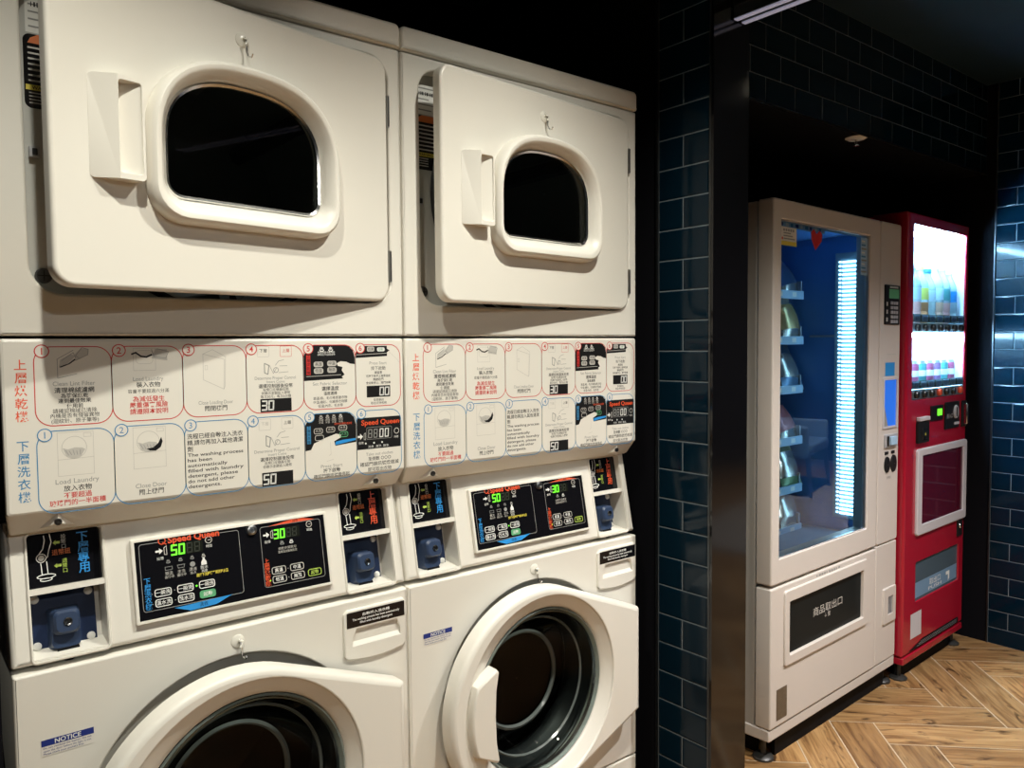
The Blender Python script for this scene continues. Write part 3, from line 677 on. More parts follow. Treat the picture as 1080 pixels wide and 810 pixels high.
    m.text('Speed Queen', .277, .1575, .0150, E2, 'ink_vermilion', width=.086, bold=.03); m.ring(circle(.2245, .158, .0062, 20), .0015, E2, 'ink_vermilion'); m.stroke([(.226,.155),(.231,.1515)], .0018, E2, 'ink_vermilion')
    m.poly([(.236,.044),(.334,.0475),(.305,.0365),(.262,.0345)], E2, 'ink_skyblue'); m.text('洗衣', .284, .041, .0072, E3, 'ink_black')
    m.poly([(.408,.1545),(.500,.1555),(.476,.1605),(.456,.1612)], E2, 'ink_vermilion'); m.text('烘衣', .461, .1578, .0055, E3, 'ink_black')
    for x, n_ in ((.219, 0), (.404, 1)):
        z = .1415 if n_ == 0 else .1395
        m.poly([(x-.006,z-.0016),(x,z-.0016),(x,z-.005),(x+.006,z),(x,z+.005),(x,z+.0016),(x-.006,z+.0016)], E2, W); m.ring([(x+.0075,z-.007),(x+.0125,z-.008),(x+.0125,z+.008),(x+.0075,z+.005)], .0011, E2, G); m.text('投幣', x+.001, z-.0125, .0058, E2, W)
    for x, z in ((.301, .1475), (.4875, .1475)):
        m.ring(circle(x, z, .0062, 20), .0014, E2, G); m.stroke([(x+.003,z),(x,z),(x,z)], .0016, E2, G); m.stroke([(x-.001,z),(x+.003,z)], .0016, E2, G); m.text('時間', x, z-.0105, .0055, E2, W)
    for k, x in enumerate((.232, .252, .271, .290)):
        mt = G if k < 3 else W; z = .111
        m.text('♨', x, z+.0115, .0065, E2, 'ink_grey' if k < 3 else G)
        if k == 0: m.ring(rect(x-.006, x+.006, z-.003, z+.003), .0008, E2, 'ink_grey')
        elif k == 1: m.ring([(x-.005,z-.003),(x+.005,z-.003),(x+.0065,z+.003),(x-.0065,z+.003)], .0009, E2, 'ink_grey')
        elif k == 2: m.disc(x, z, .0045, E2, 'ink_grey', 14)
        else: m.poly([(x-.0045,z-.0045),(x+.0045,z-.0045),(x+.0045,z+.001),(x+.0018,z+.005),(x+.0018,z+.008),(x-.0018,z+.008),(x-.0018,z+.005),(x-.0045,z+.001)], E2, W)
        m.text(('預洗', '主洗', '漂洗', '脫水')[k], x, z-.0085, .0065, E2, mt); m.text(('進行中', '進行中', '進水', '高速')[k], x, z-.0145, .0052, E2, mt)
    m.text('請按下洗程鍵選擇洗程水溫', .303, .0905, .0062, E2, 'ink_yellow', width=.054, bold=.02)
    for k, x in enumerate((.432, .450)):
        m.text('♨', x, .1215, .0075, E2, 'ink_grey' if k == 0 else W); m.text('烘乾中', x, .111, .0058, E2, G); m.text('溫度設定', x, .105, .0048, E2, G)
    for x, z, s_, g_ in ((.220,.0735,'一般洗',0),(.256,.0735,'一般洗',0),(.292,.0735,'一般洗',0),(.220,.057,'溫水洗',0),(.256,.057,'熱水洗',0),(.292,.057,'起動',1),(.421,.0735,'高溫',2),(.456,.0735,'中溫',2),(.421,.0575,'低溫',2),(.456,.0575,'無熱',2),(.4895,.0575,'起動',3)):
        q = rrect(x-.0135, x+.0135, z-.0066, z+.0066, .004, 4)
        if g_ == 1: m.poly(q, E2, 'ink_green')
        m.ring(q, .0014, E3, W if g_ == 0 else (G if g_ == 2 else 'ink_green' if g_ == 1 else 'ink_lime')); m.text(s_, x, z, .0078, E3, W if g_ != 3 else 'ink_lime', bold=.012)
        if g_ in (0, 2): m.disc(x-.0175, z, .0010, E2, 'ink_grey', 8)
    m.vtext('下層洗衣機', .1965, .0955, .0105, .0112, E2, 'ink_skyblue', bold=.01); m.vtext('上層烘乾機', .3995, .0925, .0100, .0108, E2, 'ink_vermilion', bold=.01)
    m.disc(.2745, .0735, .0016, E2, 'led_green', 10); m.disc(.4035, .0575, .0014, E2, 'led_green', 10)
    m.build('display_legend', dis)
    m = MB(); m.M = TM
    m.quad(.236, .2905, .1295, .150, E1-.0001, 'readout_back'); m.digits('50', .2385, .132, .0078, .0155, E2-.0002, 'led_green', t=.0026, pitch=1.6); m.digits('88', .2640, .132, .0078, .0155, E2-.0002, 'led_dim', t=.0022, pitch=1.6)
    m.build('digital_readout', dis)
    m = MB(); m.M = TM
    m.quad(.4165, .468, .1285, .1485, E1-.0001, 'readout_back'); m.digits('30', .4185, .131, .0072, .0150, E2-.0002, 'led_green', t=.0024, pitch=1.6); m.digits('88', .4420, .131, .0072, .0150, E2-.0002, 'led_dim', t=.0020, pitch=1.6)
    m.build('digital_readout', dis)
    m = MB(); m.M = TM; m.lathe(.3775, .153, [(.0001,y-.004),(.005,y-.004),(.0055,y-.006),(.0088,y-.005),(.0095,y)], 'steel', 20); m.box(.3755, .3795, y-.0065, y-.004, .1525, .1535, 'ink_black'); m.build('key_lock', dis)
    # washer cabinet
    CX, CZ = .332, .557
    m = MB(); m.plate(rrect(.0015, .6845, .2825, .8585, .003), [circle(CX, CZ, .250, 64)], 0, .70, E, bev=.004, hbev=.004, hdepth=.012)
    m.lathe(CX, CZ, [(.250,.012),(.246,.013),(.228,.014),(.214,.018),(.205,.030)], 'galvanised_shade', 64)
    wc = m.build('washer_cabinet', root)
    m = MB(); m.lathe(CX, CZ, [(.215,.020),(.207,.018),(.200,.030),(.196,.050),(.186,.062),(.180,.085),(.190,.10),(.235,.105)], 'rubber', 64); m.build('door_gasket', wc)
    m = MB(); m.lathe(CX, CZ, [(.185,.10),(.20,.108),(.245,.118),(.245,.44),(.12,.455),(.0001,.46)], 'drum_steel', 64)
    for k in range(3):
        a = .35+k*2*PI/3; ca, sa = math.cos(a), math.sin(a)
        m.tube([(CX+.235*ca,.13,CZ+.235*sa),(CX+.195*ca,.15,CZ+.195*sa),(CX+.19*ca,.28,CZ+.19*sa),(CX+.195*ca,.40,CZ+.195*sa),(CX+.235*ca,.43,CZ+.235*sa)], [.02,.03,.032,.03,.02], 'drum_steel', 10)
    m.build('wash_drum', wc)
    m = MB(); y = -.0006; m.quad(.035, .107, .727, .7525, y, 'cream_print'); m.quad(.035, .107, .7425, .7525, y-.0003, 'ink_navy'); m.text('NOTICE', .071, .7475, .0100, y-.0006, 'ink_white', width=.036, bold=.02)
    m.text('Do not overload the washer. Do not', .0375, .7395, .0042, y-.0003, 'ink_navy', 'l', width=.066); m.text('open the door before the light is out.', .0375, .7350, .0042, y-.0003, 'ink_navy', 'l', width=.066); m.text('Please check your pockets first.', .0375, .7305, .0042, y-.0003, 'ink_navy', 'l', width=.055)
    m.build('notice_label', wc)
    m = MB(); m.box(.084, .100, -.004, .03, .545, .588, 'enamel_plastic'); m.box(.088, .097, -.008, .004, .560, .570, 'dark_steel'); m.lathe(.092, .580, [(.0001,-.007),(.003,-.007),(.004,-.004)], 'chrome', 12); m.lathe(.092, .551, [(.0001,-.007),(.003,-.007),(.004,-.004)], 'chrome', 12); m.build('door_latch', wc, .0015)
    hook(wc, .338, .825)
    # washer door
    HX = .651
    arc = []
    cx, cz, r = .314, .557, .246
    def tang(px, pz):                                   # tangent point of the upper corner
        dx, dz = px-cx, pz-cz; L_ = math.hypot(dx, dz); return math.atan2(dz, dx)+math.acos(r/L_)
    t1 = tang(HX, .689); t0 = -t1
    N = 60
    arc = [(cx+r*math.cos(t1+(2*PI-2*t1)*k/N), cz+r*math.sin(t1+(2*PI-2*t1)*k/N)) for k in range(N+1)]
    arc += [(HX-.004, .4235+.0005), (HX, .4285), (HX, .6855), (HX-.004, .6895)]
    S2 = lambda pts: [(p[0]-HX, p[1]) for p in pts]
    inn = circle(.328, .557, .224, 64)
    m = MB(); m.plate(S2(arc), [S2(inn)], 0, .038, 'enamel_plastic', bev=.012, hbev=.004, seg=4, hdepth=.004, back=False)
    ox = -HX
    cir = lambda c_, rr, yy: [(p[0]+ox, yy, p[1]) for p in circle(c_, .557, rr, 64)]
    m.loft([cir(.328,.224,.004), cir(.333,.204,.016), cir(.337,.193,.022), cir(.337,.1905,.026), cir(.337,.190,.042)], 'enamel_plastic')
    wd = m.build('washer_door', root); wd.location = (HX, -.045, 0); wd.rotation_euler = (0, 0, thW)
    m = MB(); m.loft([cir(.337,.1900,.024), cir(.337,.1865,.021), cir(.337,.184,.026), cir(.337,.181,.034)], 'glass_rim'); m.loft([cir(.337,.181,.030), cir(.337,.179,.027), cir(.337,.177,.034)], 'chrome'); m.build('glass_rim', wd)
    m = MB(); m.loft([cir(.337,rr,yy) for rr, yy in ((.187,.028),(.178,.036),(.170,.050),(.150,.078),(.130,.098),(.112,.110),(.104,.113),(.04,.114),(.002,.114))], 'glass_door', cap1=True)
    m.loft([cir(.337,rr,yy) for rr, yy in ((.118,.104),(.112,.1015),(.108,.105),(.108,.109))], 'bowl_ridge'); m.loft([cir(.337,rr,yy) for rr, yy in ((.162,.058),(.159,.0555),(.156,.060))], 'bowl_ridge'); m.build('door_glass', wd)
    m = MB(); lug = [(.126,.633)]
    aa = [math.atan2(.633-.557, .126-.325), math.atan2(.483-.557, .126-.325)+2*PI]
    rr_ = math.hypot(.126-.325, .633-.557)
    lug = [(.325+rr_*math.cos(aa[0]+(aa[1]-aa[0])*k/14), .557+rr_*math.sin(aa[0]+(aa[1]-aa[0])*k/14)) for k in range(15)]
    lug += [(.178,.455), (.184,.460), (.177,.500), (.1745,.557), (.177,.612), (.184,.653), (.178,.660)]
    m.plate(S2(lug), [], -.012, .020, 'enamel_plastic', bev=.005, seg=3); m.build('door_pull', wd)
    # detergent drawer
    m = MB(); zb = .744
    dr = [(.5405,.752),(.548,zb)] + [(.548+.122*k/10, zb-.0065*math.sin(PI*k/10)) for k in range(1, 10)] + [(.670,zb),(.678,.752),(.678,.834),(.671,.8415),(.548,.8415),(.5405,.834)]
    gp = [(.5585,.770),(.664,.770),(.664,.783),(.656,.802),(.567,.802),(.5585,.781)]
    m.plate(dr, [gp], -.006, .02, 'enamel_plastic', bev=.003, hbev=.002, hdepth=.055); m.fill(offset(gp, .004), [], .055, 'galvanised_shade')  # darker grey on the grip's back paints in the pocket's shadow
    m.add([(.5595,-.0045,.7702),(.663,-.0045,.7702),(.660,.006,.786),(.563,.006,.786),(.660,.054,.780),(.563,.054,.780)], [(0,1,2,3),(3,2,4,5)], 'enamel_plastic')
    dw = m.build('detergent_drawer', root)
    m = MB(); y = -.0064; m.quad(.5455, .6735, .8065, .8365, y, 'overlay_black')
    for z, s_, k in ((.8285,'自動投入洗衣精',.060),(.8215,'The washing process has been automatically',.104),(.8145,'filled with laundry detergent',.072)): m.text(s_, .6095, z, .0062, y-.0003, 'ink_white', width=k, bold=.015)
    m.build('drawer_label', dw)
    m = MB(); m.plate(rrect(.0015, .6845, .035, .2795, .003), [], 0, .68, E, bev=.004); m.build('lower_access_panel', root)
    for x in (.06, .626):
        for yy in (.06, .62):
            m = MB(); m.lathez(x, yy, [(.022,0),(.022,.012),(.008,.014),(.008,.04)], 'dark_steel', 16, True); m.build('levelling_foot', root)
    return root
stackL = build_stack((-.686, 0, 0), math.radians(10.6), math.radians(3.8))
tag(stackL, 'white stacked dryer and washer at the left, dryer door hanging wider open', 'washer dryer', 'stacked laundry machines')
stackR = copy_tree(stackL); stackR.location = (.0005, 0, 0)
tag(stackR, 'white stacked dryer and washer on the right, beside the tiled pillar', 'washer dryer', 'stacked laundry machines')
for o in bpy.data.objects:
    if o.parent == stackR and o.name.startswith('dryer_door'): o.rotation_euler.z = math.radians(5.8)
    if o.parent == stackR and o.name.startswith('washer_door'): o.rotation_euler.z = math.radians(1.0)

# ------------------------------------------------------------------ beige snack machine
VO, VT = Vector((1.345, .030, 0)), math.radians(2.4)
VMX = Matrix.Translation(VO) @ Matrix.Rotation(VT, 4, 'Z')
vm = empty('vending_machine', VO, VT, 'beige glass-fronted vending machine with a bright vertical strip light, left of the red machine', 'vending machine')
B = 'vend_beige'
MB.BASE = Matrix.Translation((0, 0, 1.349)) @ Matrix.Diagonal((1.014, 1, .972, 1)) @ Matrix.Translation((0, 0, -1.349))
m = MB()                                                     # carcass
WX, ZT = .913, 1.813
m.box(.004, .030, .060, .70, .037, ZT-.004, 'vend_side'); m.box(.715, .909, .060, .70, .037, ZT-.004, 'vend_side')
m.box(.030, .715, .66, .70, .037, ZT-.004, 'vend_side'); m.box(.030, .715, .060, .66, ZT-.045, ZT-.004, 'vend_side'); m.box(.030, .715, .060, .66, .037, .60, 'vend_side')
m.box(.0, WX, .004, .10, .037, .0765, B)
m.build('cabinet', vm, .004)
m = MB()                                                     # lining
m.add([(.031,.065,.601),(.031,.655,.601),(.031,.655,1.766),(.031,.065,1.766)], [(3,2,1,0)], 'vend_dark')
m.add([(.714,.065,.601),(.714,.655,.601),(.714,.655,1.766),(.714,.065,1.766)], [(0,1,2,3)], 'vend_inside')
m.add([(.031,.655,.601),(.714,.655,.601),(.714,.655,1.766),(.031,.655,1.766)], [(0,1,2,3)], 'vend_inside')
m.add([(.031,.065,1.766),(.714,.065,1.766),(.714,.655,1.766),(.031,.655,1.766)], [(3,2,1,0)], 'vend_inside')
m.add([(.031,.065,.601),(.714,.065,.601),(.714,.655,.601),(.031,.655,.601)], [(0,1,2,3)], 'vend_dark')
m.box(.704, .7135, .10, .26, 1.372, 1.380, 'shelf_metal')
m.build('lining', vm, smooth=False)
m = MB(); G_ = rrect(.046, .653, .640, 1.750, .004)
m.plate(rrect(0, .733, .557, ZT, .008), [G_], 0, .052, B, bev=.006, hbev=.003); gd = m.build('glazed_door', vm)
m = MB(); m.loft([[(p[0], yy, p[1]) for p in q] for q, yy in ((G_, .006), (offset(G_, -.005), .004), (offset(G_, -.005), .012))], 'alu'); m.build('glass_edging', gd)
m = MB(); m.quad(.046, .653, .640, 1.750, .010, 'glass_clear'); m.build('glass_pane', gd, smooth=False)
m = MB(); y = .0125                                          # stickers on the inside of the glass
m.quad(.052, .340, 1.727, 1.746, y, 'price_rail')
for k in range(9): m.quad(.060+k*.030, .074+k*.030+.005*(k % 2), 1.731, 1.742, y-.0004, ('ink_navy', 'ink_white', 'ink_blue')[k % 3])
m.quad(.340, .645, 1.738, 1.746, y, 'price_rail'); m.build('banner_strip', gd)
m = MB(); y = .0095; m.quad(.057, .152, 1.668, 1.728, y, 'cream_print'); m.quad(.057, .152, 1.668, 1.682, y-.0003, 'ink_yellow')
[m.quad(.070+.014*k, .080+.014*k, 1.714, 1.722, y-.0005, 'ink_grey') for k in range(5)]
for k in range(3): m.quad(.072, .140-.012*k, 1.688+k*.009, 1.692+k*.009, y-.0005, 'ink_grey')
m.disc(.065, 1.690, .005, y-.0006, 'ink_vermilion', 10); m.build('yellow_notice', gd)
m = MB(); m.poly([(.272,1.665),(.315,1.700),(.318,1.722),(.300,1.735),(.280,1.722),(.262,1.737),(.243,1.725),(.246,1.702)], .0095, 'ink_red'); m.build('red_heart_sticker', gd)
m = MB(); m.quad(.597, .648, 1.600, 1.738, .0095, 'price_rail')
for k in range(9): m.quad(.602, .640-.006*(k % 3), 1.610+k*.014, 1.616+k*.014, .0090, ('ink_grey', 'ink_blue', 'ink_white')[k % 3])
m.build('price_notice', gd)
m = MB(); m.quad(.632, .652, .645, 1.745, .0115, 'price_rail'); m.build('edge_strip', gd)
m = MB()                                                     # vertical strip light on the right inner wall
m.box(.700, .7135, .048, .155, .655, 1.700, 'led_board')
for k in range(62):
    z = .672+k*.0162; m.box(.696, .700, .074, .126, z, z+.0066, 'led_strip'); m.box(.697, .700, .132, .140, z+.002, z+.0075, 'led_strip')  # column of small glowing boxes imitates the bars' edge reflection
m.build('strip_light', vm, smooth=False)
SH = (1.545, 1.366, 1.172, .968, .776, .612)
for k, z in enumerate(SH):
    m = MB(); m.box(.034, .64, .258, .62, z-.014, z-.006, 'shelf_metal'); m.box(.034, .64, .250, .258, z-.022, z+.010, 'price_rail')
    for q in range(6): m.quad(.055+q*.1, .085+q*.1, z-.014, z+.004, .2494, 'ink_white')
    for q in (.034, .632): m.box(q, q+.008, .258, .62, z-.006, z+.05, 'shelf_metal')
    m.build('shelf', vm)
for z in [1.70-.12*i for i in range(9)]:
    m = MB(); m.lathe(.655, z, [(.0001,.645),(.004,.645),(.005,.654)], 'chrome', 8); m.build('rivet', vm)
m = MB(); m.plate(rrect(0, .733, .0785, .548, .006), [rrect(.105, .620, .306, .486, .004)], 0, .052, B, bev=.006, hdepth=.05)
ld_ = m.build('lower_door', vm)
m = MB(); bz = rrect(.076, .653, .272, .527, .012)
m.plate(bz, [rrect(.104, .621, .305, .487, .004)], -.007, .001, B, bev=.004, hbev=.002); m.build('flap_bezel', ld_)
m = MB(); m.quad(.103, .622, .304, .488, .004, 'flap_black')
m.text('商品取出口', .375, .405, .034, .0036, 'ink_light', width=.205); m.text('↓ 推', .372, .378, .020, .0036, 'ink_light'); m.build('delivery_flap', ld_)
m = MB(); [m.quad(.285+.017*k, .285+.017*k+(.012 if k % 4 else .006), .531, .538, -.0005, 'ink_grey') for k in range(10)]; m.build('maker_text', ld_)
m = MB(); m.quad(.036, .100, .100, .205, -.0006, 'bronze_label'); m.build('data_plate', ld_)
m = MB(); m.plate(rrect(.738, WX, .557, ZT, .012), [], 0, .058, B, bev=.005)
col = m.build('control_column', vm)
m = MB(); m.plate(rrect(.738, WX, .0785, .553, .004), [], .002, .058, B, bev=.004); lc = m.build('lower_column', vm)
m = MB(); m.plate(rrect(.798, .905, .228, .372, .006), [rect(.835, .880, .262, .335)], -.004, .003, B, bev=.003)
m.quad(.834, .881, .261, .336, .001, 'dark_void')
for k in range(4): m.box(.840+k*.011, .843+k*.011, -.001, .001, .264, .333, 'grey_plastic')
m.build('coin_return', lc)
m = MB(); m.plate(rrect(.770, .896, 1.418, 1.572, .004), [], -.005, .002, 'ink_black', bev=.002); m.quad(.800, .885, 1.520, 1.556, -.0056, 'ink_green'); m.quad(.806, .878, 1.560, 1.567, -.0056, 'ink_light')
for r_ in range(5):
    for c_ in range(3): m.box(.812+c_*.022, .828+c_*.022, -.0085, -.004, 1.424+r_*.018, 1.436+r_*.018, 'grey_plastic')
for r_ in range(3): m.quad(.778, .790, 1.43+r_*.03, 1.445+r_*.03, -.0056, 'ink_light')
m.build('keypad', col)
m = MB(); m.quad(.795, .880, 1.300, 1.304, -.0006, 'ink_light'); m.build('note_slot', col)
m = MB(); m.quad(.787, .868, 1.217, 1.270, -.0008, 'ink_skyblue'); m.text('找零說明', .828, 1.205, .010, -.0008, 'ink_grey', width=.08); m.build('blue_label', col)
m = MB(); m.plate(rrect(.768, .892, 1.010, 1.212, .006), [rect(.778, .882, 1.020, 1.202)], -.004, .002, 'silver_frame', bev=.002); m.quad(.777, .883, 1.019, 1.203, -.001, 'screen_blue'); m.poly([(.777,1.018),(.815,1.018),(.783,1.10),(.777,1.10)], -.0016, 'ink_grey'); m.build('note_guide_screen', col)
m = MB(); m.plate(rrect(.785, .893, .935, .988, .004), [], -.006, .002, 'grey_plastic', bev=.002); m.box(.820, .872, -.014, -.005, .945, .978, 'price_rail'); m.box(.798, .812, -.010, -.005, .942, .982, 'dark_steel'); m.build('note_reader', col, .002)
m = MB()
for x, rr in ((.812, .024), (.868, .026)):
    m.loft([[(x+rr*k*math.cos(2*PI*i/20), yy, .868+rr*1.35*k*math.sin(2*PI*i/20)) for i in range(20)] for k, yy in ((1.0,0),(.95,-.004),(.6,-.006),(.05,-.006))][::-1], 'ink_black')
for x in (.808, .862): m.box(x-.014, x+.014, -.002, 0, .908, .920, 'ink_black')
m.text('退幣鈕', .83, .815, .012, -.0008, 'ink_grey'); m.build('coin_slots', col)
MB.BASE = Matrix()
m = MB(); m.box(.075, .88, .026, .036, .0, .073, 'plinth_black'); m.box(.05, .06, .075, .65, .0, .073, 'plinth_black'); m.build('kick_plate', vm)
for x in (.034, .905):
    for yy in (.044, .62):
        m = MB(); m.lathez(x, yy, [(.034,0),(.034,.007),(.026,.014),(.009,.016),(.009,.078)], 'foot_black', 18, True); m.build('levelling_foot', vm)

# packets on its shelves
def packet_mesh(h, wd, mats_):
    m = MB(); nu, nv = 9, 11; P = {}
    for side in (-1, 1):
        vs = []
        for j in range(nv):
            for i in range(nu):
                a, b = i/(nu-1), j/(nv-1)
                bul = (math.sin(PI*a)**.6)*(math.sin(PI*min(1, max(0, (b-.06)/.88)))**.5 if .06 < b < .94 else 0)
                wob = .004*math.sin(9*a+5*b*side)*math.sin(7*b+2)
                zig = .003*math.sin(40*a) if (b < .05 or b > .95) else 0
                vs.append(((a-.5)*wd*(1-.06*math.sin(PI*b)), side*(bul*.028+wob*bul+.0006), b*h+zig))
        fs = [(j*nu+i, j*nu+i+1, (j+1)*nu+i+1, (j+1)*nu+i) for j in range(nv-1) for i in range(nu-1)]
        if side == 1: fs = [tuple(reversed(f)) for f in fs]
        lo = [f for k, f in enumerate(fs) if 2 <= k//(nu-1) <= 6]; hi = [f for k, f in enumerate(fs) if not 2 <= k//(nu-1) <= 6]
        m.add(vs, hi, mats_[0]); m.add(vs, lo, mats_[1])
    return m
mat('foil', (.62, .60, .55), .22, .85, bump=(30, .5)); mat('foil_blue', (.12, .22, .36), .28, .5); mat('foil_green', (.22, .32, .16), .3, .4); mat('foil_red', (.45, .16, .18), .3, .3); mat('foil_gold', (.55, .42, .20), .25, .6)
protos = [packet_mesh(.20, .15, p) for p in (('foil','foil_blue'), ('foil','foil_gold'), ('foil_blue','foil'), ('foil','foil_red'), ('foil_green','foil'), ('foil','foil'))]
shelf_word = ('top', 'second', 'third', 'fourth', 'fifth', 'lowest')
pk_word = ('silver and dark blue', 'silver and gold', 'blue and silver', 'silver and dull red', 'green and silver', 'plain silver')
for k, z in enumerate(SH):
    for q, u in enumerate((.597, .440)):
        pi_ = (k+q*3) % 6
        o = protos[pi_].build('snack_packet')
        o.matrix_world = VMX @ Matrix.Translation((u*1.014, .264+.02*q, 1.349+(z-.004-1.349)*.972)) @ Matrix.Rotation(math.radians(-33+6*((k*2+q) % 3)), 4, 'X') @ Matrix.Rotation(.12*((k+q) % 3-1), 4, 'Y')
        tag(o, '%s packet, %s on the %s shelf of the beige machine' % (pk_word[pi_], 'rightmost' if q == 0 else 'second from right', shelf_word[k]), 'packet', 'packets in the beige vending machine')

# ------------------------------------------------------------------ red drinks machine
RO, RT = Vector((2.287, .050, 0)), math.radians(2.3)
RMX = Matrix.Translation(RO) @ Matrix.Rotation(RT, 4, 'Z')
rm = empty('drinks_machine', RO, RT, 'red drinks vending machine with a lit bottle display, beside the tiled right wall', 'vending machine')
RW = .648
RB = Matrix.Translation((0, 0, 1.349)) @ Matrix.Diagonal((.975, 1, .987, 1)) @ Matrix.Translation((0, 0, -1.349)); MB.BASE = RB
m = MB(); WIN = rrect(.056, .618, 1.117, 1.815, .006); FL = rrect(.122, .590, .285, .448, .006)
m.plate(rrect(0, RW, .082, 1.862, .010), [WIN, FL], 0, .030, 'red_paint', bev=.010, seg=4, hbev=.003, hdepth=.008, back=False)
m.loft([[(p[0], yy, p[1]) for p in rrect(.0, RW, .082, 1.862, .010)] for yy in (.03, .138)][::-1], 'red_paint')
dbody = m.build('front_door', rm)
m = MB(); m.box(.004, RW-.004, .145, .66, .05, 1.855, 'red_paint'); m.build('cabinet', rm, .004)
m = MB(); m.box(.006, RW-.006, -.002, .10, .050, .0795, 'red_paint'); m.build('base_rail', rm, .004)
m = MB(); m.poly([(.066,.094),(.075,.090),(.585,.090),(.600,.100),(.590,.117),(.20,.117)], -.0012, 'plinth_black')
for k in range(3): m.quad(.14+k*.02, .575, .096+k*.006, .0972+k*.006, -.0018, 'grey_plastic')
m.build('vent_grille', dbody)
# display box behind the window
m = MB(); D = .125
m.add([(.050,.004,1.11),(.624,.004,1.11),(.624,D,1.11),(.050,D,1.11)], [(0,1,2,3)], 'display_white')
m.add([(.050,.004,1.82),(.624,.004,1.82),(.624,D,1.82),(.050,D,1.82)], [(3,2,1,0)], 'display_white')
m.add([(.050,.004,1.11),(.050,D,1.11),(.050,D,1.82),(.050,.004,1.82)], [(0,1,2,3)], 'display_white')
m.add([(.622,.004,1.11),(.622,D,1.11),(.622,D,1.82),(.622,.004,1.82)], [(3,2,1,0)], 'display_white')
m.add([(.050,D,1.11),(.624,D,1.11),(.624,D,1.82),(.050,D,1.82)], [(0,1,2,3)], 'backlit')
m.build('display_box', rm, smooth=False)
for z in (1.785, 1.375):
    m = MB(); m.tube([(.07,.030,z),(.60,.030,z)], .009, 'lamp_white', 12); m.build('tube_lamp', rm)
m = MB(); m.quad(.056, .618, 1.117, 1.815, .003, 'glass_clear'); m.build('window_glass', dbody, smooth=False)
for z, reds in ((1.400, ()), (1.130, (2, 5))):
    m = MB(); m.box(.052, .622, .006, .10, z-.012, z+.026, 'display_white'); m.box(.052, .622, .004, .008, z+.030, z+.062, 'glass_rim')
    for k in range(7): m.quad(.075+k*.078, .135+k*.078, z+.033, z+.059, .0035, 'price_rail'); m.text('$%d' % (20 if z > 1.3 else 25), .105+k*.078, z+.046, .020, .0030, 'ink_navy')
    rail = m.build('button_rail', rm)
    for k in range(7):
        x = .105+k*.078; m = MB(); m.lathe(x, z+.007, [(.0001,-.008),(.012,-.007),(.015,-.003),(.015,.007)], 'ink_vermilion' if k-1 in reds else 'dark_steel', 18); m.build('selection_button', rail)
m = MB(); m.plate(rrect(.105, .643, .560, .915, .014), [rect(.152, .604, .602, .886)], -.010, .002, 'silver_frame', bev=.005, hbev=.003); pf = m.build('poster_frame', dbody)
m = MB(); m.quad(.150, .606, .600, .888, -.004, 'maroon'); m.build('poster_pane', pf, smooth=False)
m = MB(); m.plate(rrect(.100, .208, .940, 1.028, .003), [], -.012, .002, 'ink_black', bev=.003); m.box(.102, .206, -.016, .0, 1.030, 1.046, 'silver_frame'); m.box(.130, .180, -.016, -.011, .955, 1.0, 'dark_steel'); m.disc(.155, .975, .006, -.0165, 'ink_yellow', 10); m.build('note_reader', dbody, .002)
m = MB(); m.plate(rrect(.242, .372, 1.020, 1.083, .003), [], -.005, .002, 'ink_black', bev=.002); m.quad(.305, .355, 1.040, 1.068, -.0056, 'led_green'); m.build('price_display', dbody)
m = MB(); m.plate(rrect(.392, .552, .975, 1.090, .004), [], -.006, .002, 'ink_black', bev=.002); m.loft([[(.505+.024*k*math.cos(2*PI*i/18), yy, 1.045+.03*k*math.sin(2*PI*i/18)) for i in range(18)] for k, yy in ((1,-.006),(.9,-.012),(.1,-.012))][::-1], 'grey_plastic'); m.box(.500, .508, -.0135, -.0115, 1.025, 1.065, 'ink_black'); m.box(.49, .54, -.010, -.005, .990, 1.000, 'silver_frame'); m.text('投入口', .44, 1.03, .022, -.0066, 'ink_light'); m.build('coin_inlet', dbody)
m = MB(); m.plate(rrect(.585, .640, .972, 1.088, .004), [], -.005, .002, 'ink_black', bev=.002); m.box(.598, .616, -.022, -.004, .985, 1.075, 'chrome'); m.build('return_lever', dbody, .003)
m = MB(); m.plate(rrect(.560, .615, .485, .560, .004), [], -.006, .002, 'ink_black', bev=.003); m.lathe(.588, .53, [(.0001,-.010),(.010,-.010),(.012,-.006)], 'chrome', 16); m.build('door_lock', dbody)
m = MB(); 
m.add([(.12,.004,.283),(.592,.004,.283),(.592,.085,.283),(.12,.085,.283)], [(0,1,2,3)], 'dark_void'); m.add([(.12,.085,.283),(.592,.085,.283),(.592,.085,.45),(.12,.085,.45)], [(0,1,2,3)], 'grey_plastic')
m.add([(.12,.004,.45),(.592,.004,.45),(.592,.085,.45),(.12,.085,.45)], [(3,2,1,0)], 'dark_void')
fl = m.build('delivery_port', dbody, smooth=False)
m = MB(); m.quad(.122, .590, .285, .448, .006, 'flap_panel'); m.quad(.130, .582, .296, .360, .0055, 'vend_dark'); m.text('取出口', .34, .335, .030, .0050, 'ink_white', width=.12); m.text('PUSH', .34, .310, .020, .0050, 'ink_white', width=.14); m.poly([(.46,.345),(.50,.345),(.50,.312),(.485,.300),(.485,.330),(.46,.330)], .0050, 'ink_white'); m.build('delivery_flap', dbody, smooth=False)
m = MB(); m.quad(.077, .185, .140, .242, -.0008, 'silver_frame'); m.build('blank_sticker', dbody)
MB.BASE = Matrix()
m = MB(); m.box(.03, RW-.05, .030, .04, 0, .068, 'plinth_black'); m.build('kick_plate', rm)
for x in (.040, RW-.06):
    for yy in (.030, .58):
        m = MB(); m.lathez(x, yy, [(.034,0),(.034,.006),(.026,.011),(.009,.013),(.009,.075)], 'foot_black', 18, True); m.build('levelling_foot', rm)
